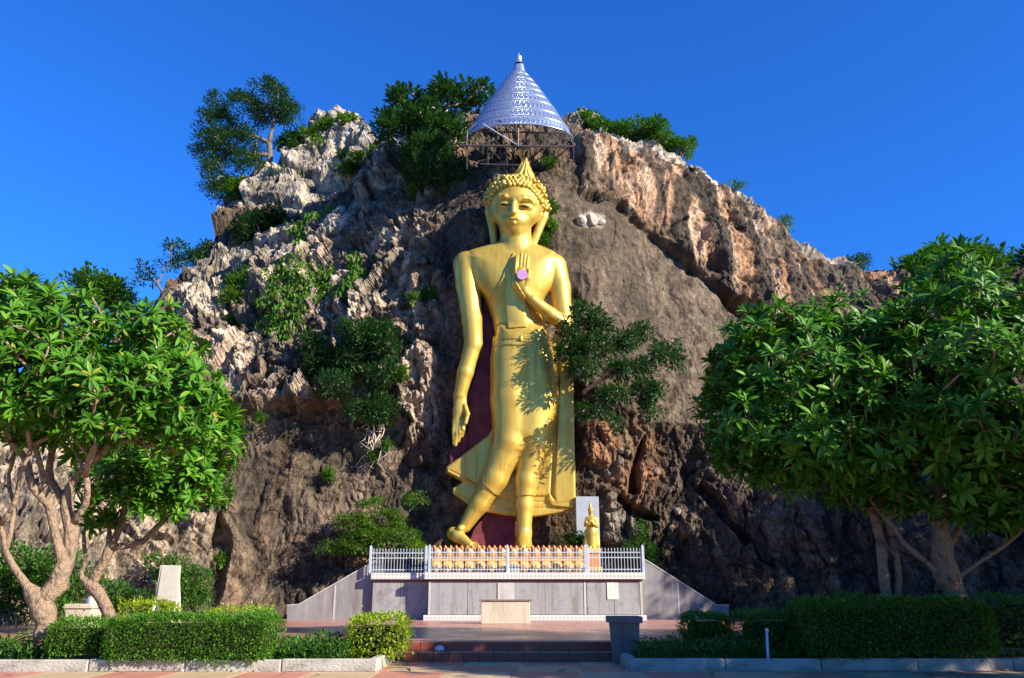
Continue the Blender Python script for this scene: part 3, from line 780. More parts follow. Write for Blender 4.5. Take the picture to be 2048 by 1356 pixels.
        return V, np.concatenate(quads)

# ------------------------------------------------------------------ the colossal statue
YS = 36.1
def J(px, py, dy=0.0): return at(px, py, YS + dy)
def R_(r, px=1030, py=700, dy=0.0): return r * mpp(px, py, YS + dy)
def PL(pts, dy=0.0): return [(lambda p: (p[0], p[2]))(J(x, y, dy)) for x, y in pts]
lo = J(880, 1105, 0); hi = J(1165, 305, 0)
vol = Vol((lo[0] - .3, YS - 2.3, lo[2] - .3), (hi[0] + .7, YS + .65, hi[2] + .6), .032)
def chain(v, pts, k=.1, fy=1.0):
    for (x0, y0, d0, r0), (x1, y1, d1, r1) in zip(pts[:-1], pts[1:]):
        v.cone(J(x0, y0, d0), J(x1, y1, d1), R_(r0, x0, y0, d0), R_(r1, x1, y1, d1), k, fy)
# torso, hips
vol.pillow(PL([(1002, 484), (968, 494), (940, 503), (922, 520), (930, 548), (948, 568), (968, 596), (983, 635), (991, 672), (985, 715), (984, 770), (1040, 800), (1108, 770), (1102, 715), (1094, 672), (1084, 635), (1090, 600),
               (1112, 560), (1128, 525), (1108, 505), (1082, 494), (1062, 486)]), YS, .95, 1.15, .1, .5)
vol.ell(J(1030, 556, -.42), (R_(80), .56, R_(56)), .35)
# legs
vol.pillow(PL([(993, 655), (1090, 655), (1104, 700), (1113, 760), (1112, 830), (1098, 885), (1075, 915), (1020, 905), (994, 880), (985, 800), (984, 720)]), YS - .3, .80, .95, .25, .5)
chain(vol, [(1023, 720, -.25, 36), (1022, 800, -.38, 37), (1020, 885, -.46, 32), (990, 955, -.35, 25), (958, 1008, -.25, 19.5), (930, 1052, -.2, 13)], .15)
chain(vol, [(1076, 720, -.25, 32), (1082, 800, -.3, 32), (1070, 890, -.4, 28), (1053, 960, -.45, 19.5), (1049, 1010, -.4, 17), (1048, 1070, -.35, 14.5)], .15)
# feet
chain(vol, [(906, 1067, -.2, 13), (915, 1072, -.35, 13), (940, 1091, -.75, 9)], .1)
chain(vol, [(921, 1058, -.45, 8), (921, 1058, -.46, 8)], .04)
for k in range(4): chain(vol, [(935 + k * 5, 1090 - k, -.7, 4), (944 + k * 5, 1097 - k, -1.0, 3)], .03)
chain(vol, [(1048, 1065, -.35, 15), (1047, 1092, -.75, 16), (1046, 1097, -1.1, 13)], .12)
for k in range(5): chain(vol, [(1034 + k * 6, 1096, -1.0, 4), (1033 + k * 6.4, 1099, -1.3, 3.2)], .03)
# hanging arm and hand
chain(vol, [(934, 530, -.05, 28), (936, 572, -.1, 24), (944, 639, -.2, 20.5), (947, 690, -.25, 18.5), (931, 745, -.25, 16.5), (920, 790, -.2, 12.5)], .1)
chain(vol, [(920, 790, -.2, 12.5), (921, 822, -.2, 14.5), (917, 845, -.2, 13)], .08, .7)
for k, (x1, y1, x2, y2) in enumerate([(908, 862, 908, 888), (914, 866, 911, 890), (920, 864, 917, 882), (926, 858, 924, 872)]):
    chain(vol, [(910 + k * 5, 840, -.24 - .03 * k, 5.2), (x1, y1, -.3 - .03 * k, 4.6), (x2, y2, -.24, 3.4)], .025)
chain(vol, [(930, 812, -.35, 5), (935, 828, -.5, 5), (931, 846, -.5, 4)], .04)
# raised arm and hand
chain(vol, [(1106, 535, -.05, 28), (1119, 575, -.15, 22), (1125, 620, -.25, 18.5), (1131, 652, -.4, 16.5)], .1)
chain(vol, [(1131, 652, -.4, 16), (1100, 628, -.85, 14.5), (1066, 600, -1.15, 10.5), (1050, 584, -1.2, 10)], .08)
chain(vol, [(1049, 582, -1.2, 11), (1043, 566, -1.22, 15), (1042, 548, -1.22, 15.5)], .08, .6)
for k, (xb, xm, xt, yt) in enumerate([(1032, 1034, 1036, 513), (1039.5, 1041.5, 1043, 509), (1047, 1048, 1049.5, 510), (1053.5, 1054.5, 1056, 513)]):
    chain(vol, [(xb, 545, -1.24, 5.0), (xm, 527, -1.27, 4.6), (xt, yt, -1.18, 3.5)], .015)
chain(vol, [(1051, 574, -1.25, 6.5), (1056, 557, -1.36, 5.4), (1057.5, 541, -1.36, 4)], .03)
# neck
chain(vol, [(1032, 455, -.35, 29), (1032, 500, -.15, 34)], .14)
for yy in (478, 487): pass
# head
vol.ell(J(1032, 408, -.35), (R_(53, 1030, 410), 1.12, R_(56, 1030, 410)), .1)
vol.cone(J(1031, 422, -.45), J(1029, 446, -.62), R_(48), R_(32), .25)
# ears
for pts in ([(979, 404, .05, 9), (980, 425, .05, 10), (985, 455, .05, 8), (988, 486, .0, 6.5)], [(1091, 418, .05, 9), (1086, 435, .05, 10), (1076, 462, .05, 8.5), (1067, 488, .0, 7)]):
    chain(vol, pts, .04, .9)
chain(vol, [(990, 405, 0, 9), (979, 410, .05, 7)], .08); chain(vol, [(1076, 415, 0, 10), (1090, 422, .05, 7)], .08)
def onface(px, py, out=0.0):
    """point on the front of the sculpted face near that pixel"""
    Y = YS - .6
    for _ in range(4):
        p = at(px, py, Y); f = vol.front(p[0], p[2])
        if f is None: break
        Y = f
    return at(px, py, Y - out)
vol.D = vol.D  # face relief
# eye hollows first, then brows, lids, nose, lips, chin
f_eyeL, f_eyeR = onface(1010, 408), onface(1049, 412)
for f_, sg_ in ((f_eyeL, -1), (f_eyeR, 1)): vol.ell(f_ + np.array([sg_ * .02, -.10, .02]), (.42, .20, .24), .16, 'sub')
for bpz in ([(1024, 409), (1019, 398), (1010, 393), (999, 393), (989, 400)], [(1032, 409), (1038, 399), (1048, 396), (1059, 398), (1068, 406)]):
    q_ = [onface(x, y, .0) for x, y in bpz]
    for a_, b2 in zip(q_[:-1], q_[1:]): vol.cone(a_, b2, .07, .06, .16)
for f_, rl in ((f_eyeL, -.06), (f_eyeR, .12)):
    vol.ell(f_ + np.array([0, .16, .02]), (.36, .24, .19), .05, roll=-rl)
n0, n1_, n2_ = onface(1028, 402, .0), onface(1027, 414, .10), onface(1026.5, 424, .17)
vol.cone(n0, n1_, .10, .12, .14); vol.cone(n1_, n2_, .12, .16, .1)
for dx in (-7, 7): vol.ell(onface(1026.5 + dx, 426, -.05), (.13, .14, .10), .08)
vol.ell(onface(1028, 441, -.20), (.52, .24, .26), .2)
l0, l1, l2, l3 = onface(1010, 438.5, -.05), onface(1021, 435.5, .0), onface(1034, 436.5, .0), onface(1046, 441, -.05); lm = onface(1027.5, 437.5, .005)
for a_, b2, ra, rb in ((l0, l1, .03, .07), (l1, lm, .07, .06), (lm, l2, .06, .07), (l2, l3, .07, .03)): vol.cone(a_, b2, ra, rb, .025)
l0, l1, l2 = onface(1014, 442.5, -.06), onface(1028, 445.5, -.02), onface(1042, 445, -.06)
for a_, b2, ra, rb in ((l0, l1, .04, .09), (l1, l2, .09, .04)): vol.cone(a_, b2, ra, rb, .03)
vol.ell(onface(1029, 459, -.20), (.34, .26, .24), .2)
vol.ell(onface(1006, 428, -.37), (.44, .34, .42), .3); vol.ell(onface(1052, 431, -.37), (.44, .34, .42), .3)

GV = thing('colossal_statue', J(1030, 1098, 0), 'colossal golden standing statue with one raised palm against the cliff', 'statue')
bodyD = vol.D.copy()
V, Q = vol.mesh(); body = part('body', V, Q, M['gold'], GV, smooth=True)
def layer(name, poly, off, inner=.06, extra=None, mat='gold', parent=GV, dy=-.6):
    P = np.array(PL(poly, dy)); sl, X, Y, Z = vol.win([P[:, 0].min() - .2, vol.lo[1], P[:, 1].min() - .2], [P[:, 0].max() + .2, YS + .6, P[:, 1].max() + .2])
    d2 = poly_sd(X[:, 0, :] + 0 * Z[:, 0, :], Z[:, 0, :] + 0 * X[:, 0, :], [tuple(p) for p in P])[:, None, :]
    d = np.maximum(np.maximum(bodyD[sl] - off, -(bodyD[sl] + inner)), d2)
    D = np.full(vol.D.shape, 1., np.float32); D[sl] = d
    if extra is not None: D = np.minimum(D, extra)
    V, Q = vol.mesh(D)
    return part(name, V, Q, M[mat], parent, smooth=True)
# robe: wrapped over the legs plus the flaring cloth behind them
v2 = Vol(vol.lo, vol.lo + (vol.n - 1) * vol.h, vol.h)
v2.D = np.full(vol.D.shape, 1., np.float32)
v2.slab(PL([(975, 872), (892, 934), (893, 946), (925, 964), (905, 977), (906, 988), (936, 1009), (970, 1024), (1016, 1032), (1068, 1034), (1110, 1028), (1149, 1018), (1151, 960), (1147, 780), (1143, 705), (1120, 660), (1090, 690), (1090, 800), (1000, 860)], .1), YS + .0, YS + .5, .08)
v2.slab(PL([(975, 874), (894, 935), (895, 944), (960, 978), (1000, 992), (1100, 992), (1106, 900), (1090, 760), (1020, 800)], 0), YS - .08, YS + .3, .06)
v2.slab(PL([(1122, 665), (1144, 668), (1147, 780), (1151, 1000), (1112, 1008), (1108, 985), (1114, 850), (1120, 740)], 0), YS - .16, YS + .3, .07)
v2.slab(PL([(1098, 985), (1108, 1000), (1150, 992), (1148, 1017), (1104, 1012), (1096, 1000)], 0), YS - .13, YS + .3, .05)
# fold grooves
for pts in ([(906, 955), (985, 990), (1030, 1003), (1100, 1003)], [(912, 986), (960, 1006), (1030, 1018), (1110, 1014)], [(898, 940), (930, 956), (975, 982)]):
    for (xa, ya), (xb, yb) in zip(pts[:-1], pts[1:]):
        p0 = J(xa, ya, -.1); p1 = J(xb, yb, -.1); p0[1] = p1[1] = YS - .11
        if ya > 900 and ya > 945: p0[1] = p1[1] = YS - .04
        v2.cone(p0, p1, .04, .04, .03, 1.6, 'sub')
layer('robe', [(975, 668), (1105, 668), (1128, 700), (1128, 992), (1030, 992), (990, 990), (955, 962), (960, 900), (970, 760)], .06, .08, v2.D)
layer('sash', [(1012, 562), (1010, 600), (1016, 662), (1054, 660), (1050, 606), (1032, 575), (1034, 520), (1026, 512), (1000, 572), (994, 582)], .055, .05)
layer('belt', [(985, 672), (1040, 676), (1112, 672), (1112, 681), (1040, 687), (985, 683)], .085, .05)
layer('belt', [(985, 688), (1040, 692), (1112, 688), (1112, 694), (1040, 699), (985, 695)], .09, .05)
# belt buckle
bk = MB(); c_ = J(1042, 679, -1.15)
V, Q, T = tube_np(np.array([c_ + [0, -.05, .22], c_ + [0, -.1, 0], c_ + [0, -.05, -.22]]), np.array([.04, .10, .03]), 10); part('buckle', V, [Q, T], M['gold'], GV, smooth=True)
# eyes, lilac palm disc
for f_, nm in ((f_eyeL, 'eye'), (f_eyeR, 'eye')):
    V, Q, T = tube_np(np.array([f_ + [-.24, -.015, -.035], f_ + [-.08, -.075, -.055], f_ + [.08, -.075, -.06], f_ + [.24, -.015, -.055]]), np.array([.015, .06, .06, .015]), 8)
    part(nm, V, [Q, T], M['dark'], GV, smooth=True)
pc = at(1044.5, 549.5, YS - 1.52); rr_ = R_(10.6, 1044, 549, -1.5)
V, Q, T = tube_np(np.array([pc + [0, -.03, 0], pc + [0, .14, 0]]), np.array([rr_, rr_]), 32)
part('palm_disc', V, [Q, T], M['purple'], GV)
wr = J(1069, 603, -1.12); ax_ = J(1100, 628, -.85) - wr; ax_ /= np.linalg.norm(ax_)
V, Q, T = tube_np(np.array([wr - ax_ * .03, wr + ax_ * .03]), np.array([R_(11.8), R_(11.8)]), 24); part('bracelet', V, [Q, T], M['gold'], GV, smooth=True)
# hair cap, topknot, flame finial
hv = Vol(J(955, 430, 0) - np.array([.4, 1.9, .4]), J(1115, 310, 0) + np.array([.4, .7, .6]), .035)
hv.ell(J(1034, 401, -.22), (R_(57.5, 1030, 400), 1.36, R_(51.5, 1030, 400)), .08)
hv.slab([(J(930, 500)[0], J(1030, 440)[2] - 1), (J(1140, 500)[0], J(1030, 440)[2] - 1), (J(1140, 430)[0], J(1086, 424)[2]), (J(1075, 385)[0], J(1075, 392)[2]), (J(1060, 376)[0], J(1060, 377)[2]), (J(1030, 372)[0], J(1030, 372)[2]), (J(1000, 375)[0], J(1000, 375)[2]), (J(988, 388)[0], J(988, 388)[2]), (J(972, 412)[0], J(972, 412)[2])], YS - 3, YS - .35, .02, .02, 'sub')
V, Q = hv.mesh(); part('hair', V, Q, M['gold'], GV, smooth=True)
fv = Vol(J(1005, 390, 0) - np.array([.2, 1.3, .2]), J(1095, 305, 0) + np.array([.4, .6, .6]), .035)
for (x0, y0, r0), (x1, y1, r1) in (((1046, 372, 27), (1047, 358, 23)), ((1047, 358, 23), (1049, 344, 15)), ((1049, 344, 15), (1051, 330, 8)), ((1051, 330, 8), (1052, 318, 3))):
    fv.cone(J(x0, y0, -.25), J(x1, y1, -.25), R_(r0, x0, y0), R_(r1, x1, y1), .06)
for s_ in (-1, 1):
    for k in range(3):
        fv.cone(J(1047 + s_ * (16 - 4 * k), 362 - 12 * k, -.72 + .12 * k), J(1047 + s_ * (6 - 1.5 * k), 350 - 12 * k, -.72 + .15 * k), .10, .05, .05)
V, Q = fv.mesh(); part('flame_finial', V, Q, M['gold'], GV, smooth=True)
import bmesh
bm = bmesh.new(); bmesh.ops.create_icosphere(bm, subdivisions=2, radius=1)
for v in bm.verts:
    if v.co.y < 0: v.co.y *= 1.5
cme = bpy.data.meshes.new('curl'); bm.to_mesh(cme); bm.free(); cme.materials.append(M['gold'])
for p_ in cme.polygons: p_.use_smooth = True
arc = [(977, 408), (980, 396), (985, 384), (993, 376), (1003, 371), (1015, 368.5), (1028, 368), (1041, 369), (1053, 372), (1064, 377), (1073, 386), (1080, 397), (1086, 408), (1090, 419)]
arc = np.array(arc, float); cen = np.array([1034, 410.])
seg = np.concatenate([[0], np.cumsum(np.linalg.norm(np.diff(arc, axis=0), axis=1))])
for row, (sc, n_) in enumerate(((.955, 18), (1.03, 20), (1.10, 21), (1.17, 23), (1.235, 24), (1.30, 25), (1.36, 25))):
    for k in range(n_):
        s_ = (k + .5 * (row % 2) + .25) / n_ * seg[-1]
        p2 = np.array([np.interp(s_, seg, arc[:, 0]), np.interp(s_, seg, arc[:, 1])]); p2 = cen + (p2 - cen) * sc
        Yh = YS - .9
        for _ in range(4):
            w_ = at(p2[0], p2[1], Yh); ff = [q_ for q_ in (hv.front(w_[0], w_[2]), vol.front(w_[0], w_[2])) if q_ is not None]; f_ = min(ff) if ff else None
            if f_ is None: break
            Yh = f_
        if f_ is None and row > 3: continue
        if f_ is None: Yh = YS - .1
        w_ = at(p2[0], p2[1], Yh)
        o = link('curl', cme, GV, Vector(w_) - GV.location); o.scale = (R_(5.4) * random.uniform(.85, 1.1),) * 3; o.rotation_euler = (random.uniform(-.3, .3), random.uniform(-.5, .5), random.uniform(-.5, .5))
for k in range(46):                       # small scroll bosses on the flame finial
    t_ = k / 46; hw = np.interp(t_, [0, .3, .6, 1], [23, 17, 8, 2]); x_ = np.interp(t_, [0, 1], [1046.5, 1052]) + hw * math.sin(k * 2.1) * .9; y_ = np.interp(t_, [0, 1], [370, 324])
    Yh = YS - .6
    for _ in range(3):
        w_ = at(x_, y_, Yh); f_ = fv.front(w_[0], w_[2])
        if f_ is None: break
        Yh = f_
    if f_ is None: continue
    o = link('flame_scroll', cme, GV, Vector(at(x_, y_, Yh)) - GV.location); q_ = R_(np.interp(t_, [0, 1], [4.2, 2.0])); o.scale = (q_, q_ * .8, q_ * 1.5); o.rotation_euler = (0, random.uniform(-.6, .6), 0)
# maroon backing
bkb = MB(); bkb.prism(PL([(968, 600), (990, 600), (1000, 880), (985, 890), (935, 905), (940, 830), (940, 780), (958, 730)], .4), YS + .32, YS + .62); bkb.build('backing', M['maroon'], GV)
bkb = MB(); bkb.prism(PL([(985, 1012), (1034, 1024), (1036, 1100), (935, 1100), (948, 1060)], .4), YS + .25, YS + .6); bkb.build('backing', M['maroon'], GV)
vb = Vol(J(885, 940, 0) - np.array([.2, .3, .2]), J(950, 860, 0) + np.array([.3, .8, .3]), .05)
vb.slab(PL([(896, 935), (900, 900), (912, 886), (930, 862), (938, 870), (935, 900)], .3), YS + .2, YS + .65, .12)
V, Q = vb.mesh(); V = V + (fbm(V * 3, 3, 5) * .09)[:, None] * np.array([0, 1, 0]); part('backing', V, Q, M['maroon'], GV, smooth=True)

# ------------------------------------------------------------------ plinth, wings, railing
PZ = at(1000, 1145, 34.0)[2]
Xp = lambda px, Y=34.0, py=1200: at(px, py, Y)[0]
PF, PLF = 34.0, 34.58               # front of the projecting block and of the recessed left block
pl = thing('plinth', (Xp(1015), PF, TZ), 'grey granite plinth with railed top platform under the giant statue', 'plinth')
x0, xm, x1 = Xp(742), Xp(857), Xp(1284)
c = MB(); c.box(xm + .02, x1 - .02, PF + .04, 37.4, TZ, PZ - .30); c.box(x0 + .02, xm + .02, PLF + .04, 37.4, TZ, PZ - .30); c.build('core', M['recess'], pl)
tp = MB(); tp.box(Xp(848), Xp(1291), PF - .16, 37.6, PZ - .26, PZ, .012); tp.build('ledge', M['diamond'], pl)
tp = MB(); tp.box(Xp(736), Xp(848) - .004, PLF - .16, 37.6, PZ - .26, PZ - .004, .012); tp.build('ledge', M['diamond'], pl)
nk = MB(); nk.box(xm - .02, x1 + .02, PF - .03, 37.5, PZ - .34, PZ - .262); nk.build('neck_band', M['recess'], pl)
nk = MB(); nk.box(x0 - .02, xm - .025, PLF - .03, 37.5, PZ - .34, PZ - .264); nk.build('neck_band', M['recess'], pl)
def panel(pxa, pxb, Yf, m='granite', z0=TZ + .2, z1=PZ - .345):
    b = MB(); b.box(Xp(pxa, Yf) + .008, Xp(pxb, Yf) - .008, Yf, Yf + .038, z0, z1, .006); return b.build('panel', M[m], pl)
for a_, b2 in ((861, 935), (935, 1012), (1012, 1090), (1090, 1167), (1174, 1228), (1228, 1281)): panel(a_, b2, PF)
for a_, b2 in ((744, 800), (800, 857)): panel(a_, b2, PLF, z0=TZ + .02)
for px_ in (859, 1170.5, 1283): b = MB(); b.box(Xp(px_) - .045, Xp(px_) + .045, PF - .012, PF + .036, TZ + .2, PZ - .345); b.build('corner_strip', M['trimwhite'], pl)
sd = MB(); sd.box(xm - .03, xm + .014, PF + .05, PLF + .03, TZ, PZ - .345); sd.build('side_panel', M['granite'], pl)
sd = MB(); sd.box(x1 - .02, x1 + .03, PF + .05, 37.2, TZ, PZ - .345); sd.build('side_panel', M['granite'], pl)
sd = MB(); sd.box(x0 - .03, x0 + .016, PLF + .05, 37.2, TZ, PZ - .345); sd.build('side_panel', M['granite'], pl)
bs = MB(); bs.box(Xp(848), Xp(1290), PF - .16, PF + .03, TZ - .02, TZ + .185, .012); bs.build('base_course', M['diamond'], pl)
for (pa, pb, ya, yb, lb) in ((995, 1028, 1165.5, 1199, 'larger cream plaque'), (1214.5, 1237, 1165, 1199, 'smaller white plaque')):
    za, zb = at(pa, ya, PF)[2], at(pa, yb, PF)[2]
    b = MB(); b.box(Xp(pa), Xp(pb), PF - .03, PF - .003, zb, za, .006); tag(b.build('plaque', M['white' if pa > 1100 else 'trimwhite'], pl), lb)
# wing walls beside the plinth
def wing(poly, Y, label, name='wing_wall', seams=()):
    pz = [(lambda p: (p[0], p[2]))(at(x, y, Y)) for x, y in poly]
    pz[0] = (pz[0][0], TZ - .05); pz[-1] = (pz[-1][0], TZ - .05)
    w_ = thing(name, (pz[0][0], Y, TZ), label, 'wall')
    b = MB(); b.prism(pz, Y, Y + .35); b.build('wall_face', M['wingwall'], w_)
    cpn = [np.array([x, Y - .02, z]) for x, z in pz[1:-1]]
    for a_, b2 in zip(cpn[:-1], cpn[1:]):
        d = b2 - a_; nrm = np.array([-d[2], 0, d[0]]); nrm /= np.linalg.norm(nrm); nrm = nrm if nrm[2] > 0 else -nrm
        A = [a_ + nrm * .004, b2 + nrm * .004, b2 + nrm * .045, a_ + nrm * .045]
        V = np.array(A + [q_ + np.array([0, .4, 0]) for q_ in A]); part('coping', V, np.array([(0, 1, 2, 3), (7, 6, 5, 4), (0, 4, 5, 1), (1, 5, 6, 2), (2, 6, 7, 3), (3, 7, 4, 0)]), M['trimwhite'], w_)
    for px_, ya in seams:
        t_ = at(px_, ya, Y); b = MB(); b.box(t_[0] - .03, t_[0] + .03, Y - .012, Y + .01, TZ, t_[2] - .03); b.build('joint_strip', M['trimwhite'], w_)
    return w_
wing([(574, 1240), (574, 1212), (598, 1210), (688, 1158), (738, 1130), (765, 1115), (765, 1240)], 34.85, 'left sloping grey wing wall striped by the railing shadow', seams=((671, 1168),))
wing([(1284, 1240), (1284, 1118), (1293, 1122), (1356, 1162), (1432, 1211), (1458, 1212), (1458, 1240)], 34.7, 'right sloping grey wing wall dappled by leaf shade', seams=((1355, 1164), ))

# railings
RZ = .96
pk = MB(); pk.box(-.011, .011, -.011, .011, .02, RZ - .07)
pk.V.append(np.array([(-.02, -.012, RZ - .07), (.02, -.012, RZ - .07), (.02, .012, RZ - .07), (-.02, .012, RZ - .07), (0, 0, RZ + .02)])); pk.T.append(np.array([(0, 1, 4), (1, 2, 4), (2, 3, 4), (3, 0, 4)]) + pk.n); pk.n += 5
V, Fs = pk.get(); pk_me = make_mesh('picket', V, Fs, M['steel'])
po = MB(); po.box(-.05, .05, -.05, .05, 0, RZ + .04, .006)
po.V.append(np.array([(-.06, -.06, RZ + .04), (.06, -.06, RZ + .04), (.06, .06, RZ + .04), (-.06, .06, RZ + .04), (0, 0, RZ + .14)])); po.T.append(np.array([(0, 1, 4), (1, 2, 4), (2, 3, 4), (3, 0, 4)]) + po.n); po.n += 5
V, Fs = po.get(); po_me = make_mesh('post', V, Fs, M['steel'])
def railing(pxa, pxb, Y, posts, label):
    xa, xb = Xp(pxa, Y, 1120), Xp(pxb, Y, 1120)
    r = thing('railing', ((xa + xb) / 2, Y, PZ), label, 'railing', 'grey picket railings on the platform')
    for p in posts: link('post', po_me, r, (Xp(p, Y, 1120) - r.location.x, 0, 0))
    for zz in (.12, .58, .78):
        b = MB(); b.box(xa, xb, Y - .014, Y + .014, PZ + zz - .018, PZ + zz + .018); b.build('rail', M['steel'], r)
    n = int((xb - xa) / .122); s_ = (xb - xa) / n
    for k in range(1, n): link('picket', pk_me, r, (xa + k * s_ - r.location.x, 0, 0))
railing(741, 855, PLF, (741, 852), 'left end section of grey picket railing on recessed ledge')
railing(858, 1172, PF + .02, (859, 1015, 1171), 'long middle section of grey picket railing before the lotus base')
railing(1173, 1287, PF + .02, (1175, 1286), 'right end section of grey picket railing above the small plaque')

# lotus base
LY = 34.85
lz1 = at(1000, 1099, LY)[2]
lb = thing('lotus_base', (Xp(1015, LY, 1120), LY, PZ), 'gold and orange lotus petal base under the giant feet', 'lotus base')
lx0, lx1 = Xp(863, LY, 1120), Xp(1169, LY, 1120)
b = MB(); b.box(lx0 + .1, lx1 - .1, LY + .12, 37.2, PZ, lz1 - .12); b.build('base_block', M['orange'], lb)
b = MB(); b.box(lx0, lx1, LY - .02, LY + .3, PZ + .47, PZ + .56, .015); b.build('middle_band', M['petal'], lb)
def petal_mesh(w, h, inv=False, mats=('orange', 'petal')):
    V = []; Q = []; mi = []
    ts = np.linspace(0, 1, 8); us_ = np.linspace(-1, 1, 7)
    for t_ in ts:
        ww = w / 2 * (math.sin(min(1, .25 + t_ * .95) * math.pi) ** .7 if t_ < .62 else 0)
        prof = np.interp(t_, [0, .2, .5, .75, .9, 1], [.72, .95, 1, .66, .28, 0.0]) * w / 2
        for u in us_:
            z = t_ * h; y = -.16 * math.sin(t_ * math.pi * .75) * (1 - .55 * u * u) - .10 * t_
            V.append((u * prof, y, (h - z) if inv else z))
    for j in range(7):
        for k in range(6):
            q_ = (j * 7 + k, j * 7 + k + 1, (j + 1) * 7 + k + 1, (j + 1) * 7 + k)
            Q.append(q_ if not inv else q_[::-1]); mi.append(0 if k in (0, 5) or j >= 6 else 1)
    return make_mesh('petal', np.array(V), np.array(Q), [M[m_] for m_ in mats], smooth=True, midx=mi)
NP = 14; pw = (lx1 - lx0) / NP
pm_up = petal_mesh(pw * .96, .46); pm_dn = petal_mesh(pw * .96, .48, True); pm_sm = petal_mesh(pw * .46, .30, mats=('orange', 'orange'))
for k in range(NP):
    xx = lx0 + (k + .5) * pw - lb.location.x
    link('upper_petal', pm_up, lb, (xx, .02, .55)); link('lower_petal', pm_dn, lb, (xx, .02, .0))
for k in range(NP * 2):
    link('tip', pm_sm, lb, (lx0 + (k + .5) * pw / 2 - lb.location.x, .10, lz1 - PZ - .12))
# offerings on the plinth front
ot = MB(); p0 = at(1025, 1140, 34.5)
of = MB(); of.box(p0[0] - .28, p0[0] + .28, 34.42, 34.66, PZ, PZ + .34, .02); tag(of.build('offering_box', M['white']), 'pale box of offerings on the platform behind the railing', 'box')

# offering table in front of the plinth
tb = atz(1011, 1248, TZ); tY = tb[1]
ta = thing('altar_table', (tb[0], tY, TZ), 'buff rendered offering table in front of the plinth', 'altar')
xa, xb = at(961, 1220, tY)[0], at(1061, 1220, tY)[0]; zt = at(1010, 1199, tY)[2]
b = MB(); b.box(xa + .02, xb - .02, tY, tY + .8, TZ, zt - .05, .015); b.build('body', M['buff'], ta)
b = MB(); b.box(xa - .05, xb + .05, tY - .05, tY + .85, zt - .052, zt, .012); b.build('top', M['buffdark'], ta)

# small statue on its pedestal, against a grey slab
sY = 35.2
def SJ(px, py, dy=0): return at(px, py, sY + dy)
sm = thing('small_statue', SJ(1184, 1095), 'small golden standing statue beside the giant robe hem', 'statue')
sv_ = Vol(SJ(1155, 1100) - np.array([.15, .5, .1]), SJ(1215, 1000) + np.array([.15, .4, .15]), .016)
kk = mpp(1180, 1050, sY)
def sch(pts, k=.03, fy=1.0):
    for (a1, a2, a3, a4), (b1, b2, b3, b4) in zip(pts[:-1], pts[1:]): sv_.cone(SJ(a1, a2, a3), SJ(b1, b2, b3), a4 * kk, b4 * kk, k, fy)
sch([(1182, 1046, 0, 8), (1184, 1065, 0, 9), (1184, 1096, 0, 7.5)], .05, .8); sch([(1176, 1038, 0, 5), (1190, 1038, 0, 5)], .06); sch([(1183, 1040, 0, 9), (1183, 1052, 0, 8)], .05, .7)
sch([(1181, 1022, 0, 4.6), (1182, 1033, 0, 3.5)], .02); sch([(1181, 1020, -.03, 5.6), (1181, 1024, -.03, 4.6)], .02); sch([(1180.5, 1013, 0, 3.5), (1180, 1005, 0, .8)], .03)
sch([(1174, 1038, 0, 4), (1171, 1050, -.05, 3.4), (1177, 1048, -.22, 2.8), (1180, 1042, -.25, 2.8)], .02); sch([(1192, 1039, 0, 4), (1194, 1052, -.05, 3.4), (1188, 1048, -.22, 2.8), (1183, 1042, -.25, 2.8)], .02)
sch([(1176, 1060, .03, 5), (1173, 1090, .03, 6)], .05, .6); sch([(1191, 1060, .03, 5), (1194, 1090, .03, 6)], .05, .6)
sch([(1180, 1095, -.05, 3), (1180, 1096, -.2, 2.5)], .02); sch([(1188, 1095, -.05, 3), (1188, 1096, -.2, 2.5)], .02)
V, Q = sv_.mesh(); part('body', V, Q, M['gold'], sm, smooth=True)
pe = thing('pedestal', (SJ(1185, 1120)[0], sY, PZ), 'orange gold stepped pedestal carrying the small statue', 'pedestal')
zt_ = SJ(1184, 1097)[2]; cx_ = SJ(1185, 1120)[0]
for nm, w_, za, zb in (('foot', .34, PZ, PZ + .25), ('shaft', .26, PZ + .25, zt_ - .2), ('cap', .32, zt_ - .2, zt_)):
    b = MB(); b.box(cx_ - w_, cx_ + w_, sY - w_, sY + w_, za, zb, .03); b.build(nm, M['orange' if nm == 'shaft' else 'petal'], pe)
gs = MB(); gx0, gx1 = at(1152, 1040, 35.9)[0], at(1198, 1040, 35.9)[0]
gs.box(gx0, gx1, 35.8, 36.05, PZ, at(1170, 993, 35.8)[2], .015); tag(gs.build('back_slab', M['grey_slab']), 'upright blue grey slab behind the small statue', 'slab')

